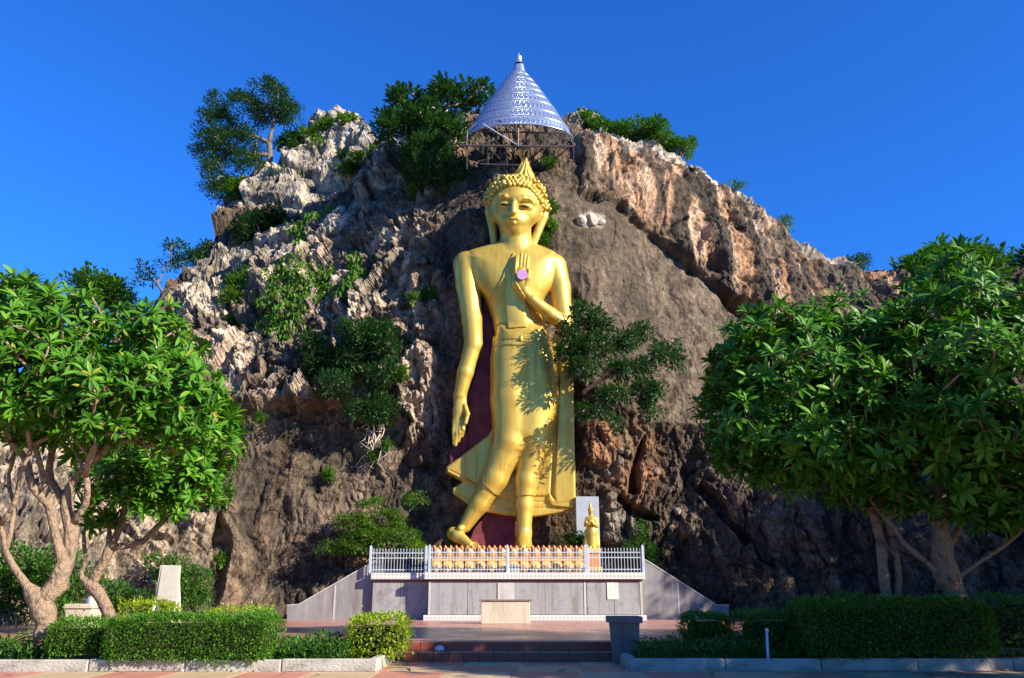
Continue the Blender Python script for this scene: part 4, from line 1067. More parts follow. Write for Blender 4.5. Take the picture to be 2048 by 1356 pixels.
# ------------------------------------------------------------------ silver canopy on its frame
cY = 37.3; cx = at(1038, 240, cY)[0]
ca = thing('silver_canopy', (cx, cY, at(1038, 250, cY)[2]), 'tiered silver umbrella canopy with lacework above the giant head', 'canopy')
def silver_mat():
    m, n, l, b = mat_new('silver_lace')
    uvn = n.new('ShaderNodeUVMap'); uvn.uv_map = 'map'
    sp = n.new('ShaderNodeSeparateXYZ'); l.new(uvn.outputs[0], sp.inputs[0])
    def mth(op, a, b_=None, c=None):
        k = n.new('ShaderNodeMath'); k.operation = op
        for i, v in enumerate((a, b_, c)):
            if v is None: continue
            if isinstance(v, (int, float)): k.inputs[i].default_value = v
            else: l.new(v, k.inputs[i])
        return k.outputs[0]
    u = mth('FRACT', sp.outputs[0]); v = mth('FRACT', sp.outputs[1])
    au = mth('ABSOLUTE', mth('SUBTRACT', u, .5))
    # heart-like openings: wide at the top, pointed at the bottom
    hw = mth('MULTIPLY', mth('SUBTRACT', v, .18), .62)
    heart = mth('MULTIPLY', mth('LESS_THAN', au, hw), mth('LESS_THAN', v, mth('ADD', .62, mth('MULTIPLY', au, .35))))
    inner = mth('MULTIPLY', mth('LESS_THAN', au, mth('MULTIPLY', mth('SUBTRACT', v, .38), .42)), mth('LESS_THAN', v, .56))
    heart = mth('MULTIPLY', heart, mth('SUBTRACT', 1.0, inner))
    u2 = mth('FRACT', mth('MULTIPLY', sp.outputs[0], 2.0))
    dots = mth('MULTIPLY', mth('LESS_THAN', mth('ABSOLUTE', mth('SUBTRACT', u2, .5)), .22), mth('LESS_THAN', mth('ABSOLUTE', mth('SUBTRACT', v, .84)), .05))
    line = mth('LESS_THAN', mth('ABSOLUTE', mth('SUBTRACT', v, .08)), .03)
    tri = mth('MULTIPLY', mth('GREATER_THAN', au, mth('ADD', .30, mth('MULTIPLY', mth('SUBTRACT', v, .15), .9))), mth('GREATER_THAN', v, .14))
    k = mth('MINIMUM', mth('ADD', mth('ADD', heart, dots), mth('ADD', line, mth('MULTIPLY', tri, .6))), 1.0)
    mx = n.new('ShaderNodeMixRGB'); mx.inputs[1].default_value = (.40, .475, .60, 1); mx.inputs[2].default_value = (.11, .165, .29, 1)
    l.new(k, mx.inputs[0]); l.new(mx.outputs[0], b.inputs['Base Color'])
    b.inputs['Metallic'].default_value = .75; b.inputs['Roughness'].default_value = .34
    bp = n.new('ShaderNodeBump'); bp.inputs['Strength'].default_value = .5; bp.inputs['Distance'].default_value = .02; bp.invert = True
    l.new(k, bp.inputs['Height']); l.new(bp.outputs[0], b.inputs['Normal'])
    return m
M['silver'] = silver_mat()
M['silverplain'] = noisy('silver_plain', (.5, .54, .62), (.62, .66, .74), 3, .35, .7, .05)
tiers = [(106, 280, 100, 262), (100, 262, 90, 243), (90, 242, 79, 222), (79, 221, 69, 206), (69, 205, 59, 192), (59, 191, 49, 179), (49, 178, 38, 166), (36, 165, 24, 153), (22, 152, 13, 142), (11, 141.5, 9, 129)]
# heights measured on the axis: bottom rim is seen from below, front rim higher in view
def canz(py): return at(1038, py, cY - 0.0)[2]
zr = at(1146, 280, cY)[2]
ztop = at(1038, 128, cY)[2]
pys = np.array([280, 262, 243, 222, 206, 192, 179, 166, 153, 142, 128.]); wpx = np.array([107, 99, 86, 72.5, 61, 51, 42, 32, 21, 12, 9.])
zs_ = [at(1038 + w_, p_, cY)[2] for p_, w_ in zip(pys, wpx)]; rs_ = [w_ * mpp(1038, p_, cY) for p_, w_ in zip(pys, wpx)]
for k in range(10):
    r0, r1, z0, z1 = rs_[k], rs_[k + 1], zs_[k], zs_[k + 1]
    A = np.linspace(-math.pi * 1.06, math.pi * .06, 73); V = []; uv = []
    prof = [(r0 * 1.0, z0 - .03, 0), (r0 * 1.015, z0, .04), (r0 * .985, z0 + (z1 - z0) * .12, .12), ((r0 * .55 + r1 * .45), z0 + (z1 - z0) * .5, .5), (r1 * 1.0 + (r0 - r1) * .10, z0 + (z1 - z0) * .9, .9), (r1, z1 - .02, 1.0)]
    nrep = max(10, int(math.pi * r0 / .22))
    for r, z, vv in prof:
        for i, an in enumerate(A):
            V.append((cx + r * math.cos(an), cY + r * .56 * math.sin(an), z)); uv.append((i / 72 * nrep, vv * .999))
    ii2 = np.arange(len(prof) * 73).reshape(len(prof), 73)
    Q = np.stack([ii2[:-1, :-1], ii2[:-1, 1:], ii2[1:, 1:], ii2[1:, :-1]], 2).reshape(-1, 4)
    o = part('tier', np.array(V), Q, M['silver'], ca, smooth=True, uv=np.array(uv))
    md = o.modifiers.new('sheet', 'SOLIDIFY'); md.thickness = .02
fin = MB(); e = rs_[-1]
zf = zs_[-1]; zq = lambda p_: at(1038, p_, cY)[2]
fin.lathe([(e, zf), (e * .7, zf + .1), (e * .45, zq(126)), (e * .45, zq(124)), (e * .68, zq(123)), (e * .7, zq(114)), (e * .5, zq(112)), (e * .15, zq(111)), (.02, zq(106))], cx, cY, 16)
fin.build('finial', M['silverplain'], ca, True)
rg = MB(); aa = np.linspace(-math.pi, 0, 40); rg.tube([(cx + rs_[0] * .99 * math.cos(t_), cY + rs_[0] * .55 * math.sin(t_), zs_[0]) for t_ in aa], .035, 6); rg.build('rim', M['silverplain'], ca)
fY = 36.0
fr = thing('support_frame', tuple(at(1036, 292, fY)), 'rusty steel scaffold frame holding up the silver canopy', 'frame')
def bar(pts, Y, r, nm='bar', Y2=None, m='rust'):
    b = MB(); b.tube([at(x, y, Y if i == 0 or Y2 is None else Y2) for i, (x, y) in enumerate(pts)], r, 6); return b.build(nm, M[m], fr)
bar([(921, 291), (1149, 293)], 36.0, .05); bar([(942, 263), (1132, 266)], 36.3, .045); bar([(1036, 240), (1036, 293)], 35.95, .06, 'post')
bar([(966, 248), (1033, 289)], 35.9, .03, 'brace', m='steel'); bar([(998, 240), (1035, 265)], 35.9, .04, 'brace'); bar([(1041, 242), (1050, 258)], 36, .03, 'brace')
bar([(1038, 290), (1060, 280)], 35.9, .04, 'brace', 38.5); bar([(985, 302), (1000, 318)], 36.1, .03, 'brace', 37)
for x in (933, 975, 1012, 1060, 1100, 1147): bar([(x, 292), (x + random.uniform(-3, 3), 292 + random.uniform(25, 50))], 36.05, .03, 'post', 36.6)
for x in (921, 960, 1036, 1100, 1149): bar([(x, 292), (x, 286)], 36.0, .04, 'bracket', 39.0)
bar([(960, 328), (1040, 330)], 36.5, .03); bar([(955, 245), (935, 262), (933, 292)], 36.3, .03, 'post')
bar([(1128, 258), (1140, 275), (1148, 292)], 36.3, .03, 'post')

# ------------------------------------------------------------------ plants
def frames(d):
    """orthonormal frames with x along d; random spin"""
    d = d / (np.linalg.norm(d, axis=1)[:, None] + 1e-9)
    ref = np.where(np.abs(d[:, 2:3]) < .95, np.array([[0, 0, 1.]]), np.array([[1., 0, 0]]))
    y = np.cross(ref, d); y /= np.linalg.norm(y, axis=1)[:, None] + 1e-9
    z = np.cross(d, y)
    return np.stack([d, y, z], 2)          # columns
def leaf_template(L=1.0, W=.25, droop=.25, rows=5, fold=.06):
    ts = np.linspace(0, 1, rows); ws = np.interp(ts, [0, .15, .45, .7, .9, 1], [.05, .35, .85, 1, .6, .02]) * W / 2
    V = []
    for t_, w_ in zip(ts, ws):
        z = -droop * t_ * t_
        V += [(t_ * (1 - .12 * droop), -w_, z + fold * w_ / W * 2), (t_ * (1 - .12 * droop), 0, z), (t_ * (1 - .12 * droop), w_, z + fold * w_ / W * 2)]
    Q = []
    for j in range(rows - 1):
        for k in (0, 1): Q.append((j * 3 + k, j * 3 + k + 1, (j + 1) * 3 + k + 1, (j + 1) * 3 + k))
    return np.array(V), np.array(Q)
LT_BIG = leaf_template(1, .27, .32, 6); LT_MID = leaf_template(1, .5, .2, 3); LT_SML = (np.array([(0, 0, 0), (.5, -.3, .05), (1, 0, -.08), (.5, .3, .05)]), np.array([(0, 1, 2, 3)]))
def scatter(tpl, pos, fr_, size):
    TV, TQ = tpl; n = len(pos)
    V = np.einsum('nij,vj->nvi', fr_, TV) * size[:, None, None] + pos[:, None, :]
    Q = (TQ[None] + (np.arange(n) * len(TV))[:, None, None]).reshape(-1, TQ.shape[1])
    return V.reshape(-1, 3), Q
def rnd_dirs(n):
    v = RNG.normal(size=(n, 3)); return v / np.linalg.norm(v, axis=1)[:, None]
def blob_pts(blobs, n):
    """points in the outer part of view-placed ellipsoids: (px,py,Y,rx_px,ry_px,depth_m)"""
    wts = np.array([b[3] * b[4] * 1.0 for b in blobs]); wts /= wts.sum()
    pts = []; ctr = []
    for b, k in zip(blobs, np.maximum(1, (wts * n).round().astype(int))):
        d = rnd_dirs(k); r = RNG.uniform(.25, 1, k) ** .45
        m_ = mpp(b[0], b[1], b[2])
        c0 = at(b[0], b[1], b[2])
        pts.append(c0 + d * r[:, None] * np.array([b[3] * m_, b[5], b[4] * m_])); ctr.append(np.repeat(c0[None], k, 0))
    return np.concatenate(pts), np.concatenate(ctr)
def skeleton(trunks, tips, bf=.35, seg=.5, sag=.12, wob=.08):
    """grow branches from the trunk polylines to every tip; returns chains (list of node ids), nodes, parent"""
    nodes = []; parent = []; plen = []; chains = []
    for tr in trunks:
        start = -1; ch = []
        for i, p in enumerate(tr):
            p = np.array(p, float)
            if i == 0 and nodes:
                dd = [np.linalg.norm(p - q_) for q_ in nodes]; j = int(np.argmin(dd))
                if dd[j] < .35: start = j; ch.append(j); continue
            nodes.append(p); parent.append(start); plen.append(0 if start < 0 else plen[start] + np.linalg.norm(p - nodes[start]))
            start = len(nodes) - 1; ch.append(start)
        chains.append(ch)
    root0 = np.array(nodes[0])
    forks = [ch[-1] for ch in chains]
    ok = [i for i in range(len(nodes)) if i in forks or i > 0 and True]
    order = np.argsort(np.min([np.linalg.norm(tips - nodes[f], axis=1) for f in forks], axis=0))
    NA = np.array(nodes); allow = np.ones(len(nodes), bool)
    for ch in chains:
        for i in ch[:max(1, len(ch) - 2)]: allow[i] = False
    NA = list(NA); allow = list(allow); PLn = list(plen)
    tip_id = np.zeros(len(tips), int)
    for ti in order:
        tp_ = tips[ti]
        A = np.array(NA); cost = np.linalg.norm(A - tp_, axis=1) + bf * np.array(PLn) + np.where(allow, 0, 1e6)
        j = int(np.argmin(cost)); a0 = A[j]
        L = np.linalg.norm(tp_ - a0); ns = max(1, int(L / seg))
        ch = [j]; pr = j
        side = RNG.normal(size=3) * wob * L
        for s_ in range(1, ns + 1):
            f = s_ / ns
            p = a0 + (tp_ - a0) * f + np.array([0, 0, -sag * L]) * math.sin(math.pi * f) + side * math.sin(math.pi * f) * (1 if s_ < ns else 0)
            if s_ < ns: p = p + RNG.normal(size=3) * .05 * seg * wob * 8
            NA.append(p); parent.append(pr); PLn.append(PLn[pr] + L / ns); allow.append(True); pr = len(NA) - 1; ch.append(pr)
        chains.append(ch); tip_id[ti] = pr
    return np.array(NA), np.array(parent), chains, tip_id
def thicken(parent, r_tip, r_base, p=1.9):
    n = len(parent); acc = np.zeros(n); haschild = np.zeros(n, bool); haschild[parent[parent >= 0]] = True
    acc[~haschild] = 1
    for i in range(n - 1, -1, -1):
        if parent[i] >= 0: acc[parent[i]] += acc[i]
    rad = r_tip * acc ** (1 / p)
    mx_ = rad[0]
    return np.where(rad > 0, r_tip + (rad - r_tip) * (r_base - r_tip) / max(mx_ - r_tip, 1e-6), r_tip)
def bark_mesh(NA, parent, chains, rad, n_big=8, knob=.0):
    mb = MB()
    for ch in chains:
        if len(ch) < 2: continue
        P = NA[ch]; R = rad[ch].copy()
        if parent[ch[1]] == ch[0]: R[0] = min(R[0], R[1] * 1.35)
        if knob and len(P) > 1:
            # resample so that limbs look knotted
            m = max(2, int(len(P) * 2)); tt = np.linspace(0, len(P) - 1, m); P = np.stack([np.interp(tt, np.arange(len(P)), P[:, k]) for k in range(3)], 1); R = np.interp(tt, np.arange(len(R)), R)
            R = R * (1 + RNG.uniform(-knob, knob, m)); P = P + RNG.normal(size=P.shape) * R[:, None] * knob * .8
        mb.tube(P, R, 5 if R.max() < .04 else n_big, True)
    return mb.get()

def frangipani(label, trunks, blobs, ntips, L, mat, r_base, group, nl=(11, 17), r_tip=.022, flowers=30, single=300, tip_fill=.35):
    base = np.array(trunks[0][0]); root = thing('frangipani_tree', base, label, 'tree', group)
    tips, ctr = blob_pts(blobs, ntips)
    NA, par, chains, tid = skeleton(trunks, tips, .30, .45, .10, .09)
    rad = thicken(par, r_tip, r_base, 1.3)
    V, Fs = bark_mesh(NA, par, chains, rad, 9, .14); part('trunk', V, Fs, M['bark'], root, smooth=True)
    crown_c = np.mean([at(b[0], b[1], b[2]) for b in blobs], 0) - np.array([0, 0, 1.0])
    pos = []; dirs = []; sz = []; tipdir = []
    for ti, tp_ in enumerate(tips):
        d = tp_ - ctr[ti]; d = d / (np.linalg.norm(d) + .2) * .8 + np.array([0, -.15, .75]); d += RNG.normal(size=3) * .25; d /= np.linalg.norm(d)
        n = RNG.integers(*nl)
        fr0 = frames(d[None])[0]
        s0 = RNG.uniform(.8, 1.15)
        for k in range(n):
            an = k * 2.4 + RNG.uniform(-.3, .3); el = RNG.uniform(-.25, 1.05) if k < n * .75 else RNG.uniform(.6, 1.3)
            v = math.cos(el) * (math.cos(an) * fr0[:, 1] + math.sin(an) * fr0[:, 2]) + math.sin(el) * fr0[:, 0]
            pos.append(tp_ + d * .05 * (k / n)); dirs.append(v); sz.append(L * s0 * RNG.uniform(.7, 1.1)); tipdir.append(d)
    pos = np.array(pos); dirs = np.array(dirs); sz = np.array(sz)
    fr_ = frames(dirs)
    # leaves turn their upper face up the tip direction
    td = np.array(tipdir); zz = td - dirs * (td * dirs).sum(1)[:, None]; zz /= np.linalg.norm(zz, axis=1)[:, None] + 1e-9
    fr_ = np.stack([dirs, np.cross(zz, dirs), zz], 2)
    px_, py_ = proj(pos)
    vis = (px_ > -5) & (px_ < 2053) & (py_ > 0) & (py_ < 1356)
    rank = np.argsort(np.where(vis, pos[:, 1], 1e6) - sz * 2)
    ns = min(single, int(vis.sum())); one = rank[:ns]; rest = np.ones(len(pos), bool); rest[one] = False
    V, Q = scatter(LT_BIG, pos[rest], fr_[rest], sz[rest]); fo = part('foliage', V, Q, mat, root, smooth=True); fo['kind'] = 'stuff'
    lm_ = make_mesh('leaf', LT_BIG[0], LT_BIG[1], mat, smooth=True); rl = Vector(base)
    for i in one:
        o = bpy.data.objects.new('leaf', lm_); o.parent = root
        m3 = Matrix([[float(fr_[i][r, c]) for c in range(3)] for r in range(3)]).to_4x4()
        o.matrix_basis = Matrix.Translation(Vector(pos[i]) - rl) @ m3 @ Matrix.Scale(float(sz[i]), 4)
        COL.objects.link(o)
    if flowers:
        k = RNG.choice(len(tips), min(flowers, len(tips)), False); P = []; Dd = []
        for i in k:
            for _ in range(4): P.append(tips[i] + np.array([0, 0, .16]) + RNG.normal(size=3) * .07); Dd.append(RNG.normal(size=3) + [0, -.5, 1])
        P = np.array(P); V, Q = scatter(LT_SML, P, frames(np.array(Dd)), RNG.uniform(.05, .09, len(P))); o = part('flowers', V, Q, M['flower'], root); o['kind'] = 'stuff'
    return root

def plant(name, label, cat, trunks, blobs, ntips, per, L, mat, r_base, r_tip=.02, tpl=None, group=None, clump=.5, bark='bark2', flat_=1.0, up=.5, nsegs=.6, foliage='foliage', hang=0):
    base = np.array(trunks[0][0]); root = thing(name, base, label, cat, group)
    tips, ctr = blob_pts(blobs, ntips)
    NA, par, chains, tid = skeleton(trunks, tips, .3, nsegs, .08, .08)
    rad = thicken(par, r_tip, r_base)
    V, Fs = bark_mesh(NA, par, chains, rad, 7, .06); part('trunk' if cat == 'tree' else 'stems', V, Fs, M[bark], root, smooth=True)
    n = len(tips); per = int(per * 1.5); d = tips - ctr; d = d / (np.linalg.norm(d, axis=1)[:, None] + .3) + np.array([0, -.1, up])
    off = rnd_dirs(n * per) * (RNG.uniform(0, 1, n * per) ** .5)[:, None] * clump * np.array([1, 1, flat_])
    pos = np.repeat(tips, per, 0) + off
    dirs = np.repeat(d, per, 0) * .5 + off / clump * .7 + rnd_dirs(n * per) * .5 + np.array([0, 0, -hang])
    V, Q = scatter(tpl or LT_MID, pos, frames(dirs), L * RNG.uniform(.6, 1.15, n * per)); o = part(foliage, V, Q, mat, root); o['kind'] = 'stuff'
    return root

def hedge(label, px0, px1, pyt, pyb, Y, depth_m, mat='hedge', dens=900, leaf=.06, group='clipped hedges in the planting beds', rnd=.18, name='hedge', zb=None, fuzz=.03, toppart=None, cat='hedge'):
    x0_, x1_ = at(px0, pyt, Y)[0], at(px1, pyt, Y)[0]; zt = at((px0 + px1) / 2, pyt, Y)[2]; zb = at(px0, pyb, Y)[2] if zb is None else zb
    zb = max(zb, .12)
    cxx, cyy, czz = (x0_ + x1_) / 2, Y + depth_m / 2, (zb + zt) / 2
    hx, hy, hz = (x1_ - x0_) / 2, depth_m / 2, (zt - zb) / 2
    root = thing(name, (cxx, cyy, zb), label, cat, group)
    # rounded box point cloud
    n = int(dens * (4 * hx * hz + 4 * hx * hy + 4 * hy * hz) * 1.0)
    fa = np.array([hy * hz, hy * hz, hx * hz * 1.5, hx * hz * .4, hx * hy, hx * hy * .45]); fc = RNG.choice(6, n, p=fa / fa.sum())
    p = RNG.uniform(-1, 1, (n, 3)) * np.array([hx, hy, hz])
    for k, (ax__, sg) in enumerate(((0, -1), (0, 1), (1, -1), (1, 1), (2, 1), (2, -1))): p[fc == k, ax__] = sg * (hx, hy, hz)[ax__]
    rr = min(rnd, hx * .9, hy * .9, hz * .9); inn = np.array([hx - rr, hy - rr, hz - rr]); cl = np.clip(p, -inn, inn); v = p - cl; nv = v / (np.linalg.norm(v, axis=1)[:, None] + 1e-9)
    surf = cl + nv * rr
    lump = fbm(surf * 1.7 + px0, 3, 3)[:, None] * .11 + fbm(surf * 6 + px0, 2, 4)[:, None] * .035
    pos = surf + nv * (lump - RNG.uniform(0, .10, (n, 1)) + np.abs(RNG.normal(0, fuzz, (n, 1))) + (RNG.uniform(0, 1, (n, 1)) < .025) * RNG.uniform(.03, .16, (n, 1))) + np.array([cxx, cyy, czz])
    dirs = nv * .7 + rnd_dirs(n) * .9 + np.array([0, 0, .35])
    sz = leaf * RNG.uniform(.6, 1.3, n)
    fr_ = frames(dirs)
    V, Q = scatter(LT_SML, pos, fr_, sz)
    if toppart:
        tm = (surf[:, 2] > hz - .16 + RNG.normal(0, .04, n))
        V, Q = scatter(LT_SML, pos[tm], fr_[tm], sz[tm]); o = part('new_growth', V, Q, M[toppart], root); o['kind'] = 'stuff'
        V, Q = scatter(LT_SML, pos[~tm], fr_[~tm], sz[~tm])
    o = part('foliage', V, Q, M[mat], root); o['kind'] = 'stuff'
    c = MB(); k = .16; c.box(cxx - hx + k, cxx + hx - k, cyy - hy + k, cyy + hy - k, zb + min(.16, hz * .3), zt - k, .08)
    V, Fs = c.get(); o = part('stems', V, Fs, M['core'], root); o['kind'] = 'stuff'  # plain dark box, standing in for the shaded inside of the hedge
    return root

# --- frangipani trees in the beds
Yl = 17.2
g1 = 'frangipani trees in the planting beds'
T1 = [[at(88, 1285, Yl), at(92, 1245, Yl), at(82, 1205, Yl), at(45, 1160, Yl - .1), at(12, 1105, Yl - .2), at(0, 1050, Yl - .3), at(-15, 990, Yl - .4), at(-30, 930, Yl - .5)],
      [at(82, 1205, Yl), at(118, 1165, Yl + .1), at(125, 1110, Yl + .1), at(108, 1060, Yl), at(100, 1010, Yl), at(85, 950, Yl - .2), at(70, 890, Yl - .3)],
      [at(118, 1165, Yl + .1), at(140, 1110, Yl + .2), at(143, 1050, Yl + .2), at(128, 1005, Yl + .2), at(150, 955, Yl + .2), at(205, 905, Yl + .1), at(225, 880, Yl)],
      [at(12, 1105, Yl - .2), at(30, 1020, Yl), at(15, 960, Yl + .2), at(30, 900, Yl + .2)],
      [at(128, 1005, Yl + .2), at(95, 950, Yl + .4), at(110, 880, Yl + .5)],
      [at(100, 1010, Yl), at(62, 970, Yl - .3), at(50, 915, Yl - .2), at(20, 880, Yl - .3)], [at(143, 1050, Yl + .2), at(176, 1000, Yl - .1), at(172, 950, Yl - .2), at(150, 900, Yl - .2)],
      [at(150, 955, Yl + .2), at(178, 925, Yl + .5), at(175, 880, Yl + .6)], [at(0, 1050, Yl - .3), at(28, 1010, Yl - .5), at(40, 950, Yl - .6), at(62, 900, Yl - .6)]]
B1 = [(-40, 660, 17, 130, 90, 1.8), (60, 640, 16.8, 110, 75, 1.8), (60, 740, 16.2, 130, 95, 1.7), (190, 680, 17.4, 110, 85, 1.8), (190, 800, 16.4, 120, 80, 1.6), (310, 690, 17.6, 90, 80, 1.6), (330, 790, 17, 110, 75, 1.6), (400, 820, 17.6, 65, 55, 1.2), (20, 600, 17.5, 110, 50, 1.5), (-60, 780, 16.6, 90, 70, 1.5), (90, 835, 16.6, 110, 40, 1.3), (240, 865, 16.8, 80, 35, 1.1), (430, 850, 17.4, 50, 40, 1.0), (20, 870, 17.2, 70, 30, 1.0), (340, 880, 17.2, 60, 25, .9), (150, 890, 17.4, 60, 22, .9)]
frangipani('large frangipani tree with forked trunk at the left edge', T1, B1, 1000, .34, M['fran'], .21, g1, flowers=35)
Y2 = 21.5
T2 = [[at(222, 1235, Y2), at(205, 1200, Y2), at(178, 1168, Y2), at(160, 1150, Y2), at(172, 1120, Y2), at(165, 1070, Y2), at(190, 1010, Y2)],
      [at(178, 1168, Y2), at(205, 1130, Y2), at(222, 1095, Y2), at(216, 1060, Y2), at(240, 1020, Y2)],
      [at(222, 1095, Y2), at(260, 1090, Y2), at(290, 1082, Y2)], [at(222, 1095, Y2), at(246, 1040, Y2), at(250, 1000, Y2)]]
B2 = [(250, 960, 21.5, 90, 55, 1.6), (340, 930, 21.2, 95, 60, 1.6), (380, 980, 21.6, 60, 40, 1.2), (290, 1000, 21, 70, 40, 1.2), (200, 1040, 21.4, 40, 25, .8), (425, 900, 21.6, 50, 50, 1.3), (330, 1010, 21.2, 70, 30, 1.0), (250, 900, 21.8, 80, 40, 1.3)]
frangipani('smaller lower frangipani tree with crooked limbs behind the left hedge', T2, B2, 430, .34, M['fran'], .14, g1, flowers=6, single=150)
Yr = 17.6
T3 = [[at(1932, 1245, Yr), at(1918, 1200, Yr), at(1898, 1168, Yr), at(1860, 1130, Yr), at(1815, 1095, Yr), at(1775, 1040, Yr), at(1740, 1000, Yr)],
      [at(1898, 1168, Yr), at(1885, 1110, Yr), at(1888, 1050, Yr), at(1880, 960, Yr), at(1860, 880, Yr)],
      [at(1898, 1168, Yr), at(1950, 1130, Yr), at(2010, 1090, Yr), at(2045, 1060, Yr), at(2080, 990, Yr)],
      [at(1885, 1110, Yr), at(1915, 1060, Yr + .3), at(1960, 1000, Yr + .3), at(1975, 920, Yr)]]
B3 = [(1890, 640, 17.6, 120, 75, 1.8), (2010, 660, 17.4, 110, 80, 1.8), (1900, 740, 16.4, 140, 85, 1.8), (2030, 780, 16.6, 120, 90, 1.8), (1800, 700, 17.6, 90, 80, 1.6), (1920, 860, 16.2, 130, 80, 1.7), (2060, 880, 16.6, 100, 80, 1.6), (1800, 850, 16.8, 90, 80, 1.6), (1880, 560, 18.0, 70, 45, 1.3), (1990, 950, 16.8, 90, 45, 1.2), (1850, 980, 17.4, 90, 50, 1.4), (1960, 1030, 17.2, 70, 35, 1.2), (2040, 1010, 17, 60, 50, 1.3)]
frangipani('tall dark frangipani tree at the right edge with thick forked trunk', T3, B3, 1000, .37, M['frand'], .22, g1, flowers=22)
Y4 = 18.0
T4 = [[at(1790, 1225, Y4), at(1772, 1185, Y4), at(1766, 1140, Y4), at(1764, 1085, Y4)], [at(1790, 1225, Y4), at(1798, 1180, Y4), at(1797, 1120, Y4), at(1782, 1075, Y4)],
      [at(1764, 1085, Y4), at(1750, 1030, Y4), at(1700, 960, Y4), at(1640, 900, Y4)], [at(1782, 1075, Y4), at(1770, 1010, Y4), at(1740, 930, Y4), at(1690, 840, Y4)]]
B4 = [(1560, 690, 18, 115, 70, 1.7), (1680, 670, 18.2, 110, 65, 1.7), (1500, 740, 17.6, 85, 70, 1.5), (1620, 780, 17, 130, 80, 1.7), (1500, 850, 17.4, 90, 70, 1.5), (1620, 890, 16.8, 110, 60, 1.5), (1720, 800, 17, 90, 80, 1.6), (1490, 910, 17.4, 70, 35, 1.1), (1700, 930, 17.2, 90, 50, 1.3), (1600, 950, 17.4, 90, 35, 1.2), (1740, 990, 17.6, 70, 35, 1.2), (1450, 790, 17.8, 50, 40, 1.1)]
frangipani('dark leafy frangipani tree on twin thin stems between hedge and cliff', T4, B4, 800, .36, M['frand'], .13, g1, flowers=14)

# --- trees just outside the right edge, whose shade falls into view
for i, (x, y, h_, r_) in enumerate(((17.4, 15.9, 7.8, 3.0), (22.5, 9.0, 10, 4.0), (13.2, 10.6, 8.0, 2.9), (24.6, 25.0, 9.4, 3.4), (28, 26.5, 15, 5.2), (36, 23.5, 18, 6.0), (28.5, 17.5, 11, 4.4))):
    root = thing('shade_tree', (x, y, 0), ['broad shade tree past the right end of the bed', 'tall shade tree beside the road beyond the right edge', 'low shade tree nearest the camera past the right edge', 'spreading shade tree right of the terrace', 'dense shade tree by the cliff foot past the right edge', 'tallest shade tree far right by the cliff', 'round shade tree far right along the road'][i], 'tree', 'shade trees beyond the right edge')
    n = 230; d = rnd_dirs(n); rr = RNG.uniform(.3, 1, n) ** .5
    tips = np.array([x, y, h_ - r_ * .8]) + d * rr[:, None] * np.array([r_, r_ * .9, r_ * .8])
    NA, par, chains, tid = skeleton([[(x, y, 0), (x + .1, y, h_ * .2), (x, y + .1, h_ * .38)]], tips, .3, .8, .05, .08)
    V, Fs = bark_mesh(NA, par, chains, thicken(par, .03, .32), 8, .05); part('trunk', V, Fs, M['bark2'], root, smooth=True)
    per = 26; off = rnd_dirs(n * per) * RNG.uniform(.1, .85, (n * per, 1))
    V, Q = scatter(LT_MID, np.repeat(tips, per, 0) + off, frames(off + rnd_dirs(n * per) * .5), RNG.uniform(.3, .5, n * per)); o = part('foliage', V, Q, M['bushleaf'], root); o['kind'] = 'stuff'

# --- unseen trees added behind the camera to block low sky fill
proto = thing('fill_blocking_tree', (-6, -20, 0), 'unseen broad tree added behind the camera to cut sky fill', 'tree', 'added trees behind the camera that block sky fill')
n = 150; d = rnd_dirs(n); tips = np.array([-6, -20, 7.2]) + d * (RNG.uniform(.3, 1, n) ** .5)[:, None] * np.array([5.2, 3.6, 4.6])
NA, par, chains, tid = skeleton([[(-6, -20, 0), (-5.8, -20, 1.6), (-6, -19.8, 3.4)]], tips, .3, .9, .05, .08)
V, Fs = bark_mesh(NA, par, chains, thicken(par, .03, .35), 7, .05); part('trunk', V, Fs, M['bark2'], proto, smooth=True)
per = 24; off = rnd_dirs(n * per) * RNG.uniform(.1, 1.0, (n * per, 1))
V, Q = scatter(LT_MID, np.repeat(tips, per, 0) + off, frames(off + rnd_dirs(n * per) * .5), RNG.uniform(.4, .7, n * per)); o = part('foliage', V, Q, M['bushleaf'], proto); o['kind'] = 'stuff'
for i, (x, y) in enumerate(((-16, -18), (-26, -15), (-34, -8), (-38, 2), (4, -22), (14, -22), (25, -20), (-40, 12), (36, -19), (47, -15))):
    t_ = proto.copy(); COL.objects.link(t_); t_.location = (x, y, 0); t_.rotation_euler.z = i * 1.3; t_.scale = (1, 1, random.uniform(.85, 1.1))
    for ch in list(proto.children):
        c_2 = ch.copy(); COL.objects.link(c_2); c_2.parent = t_

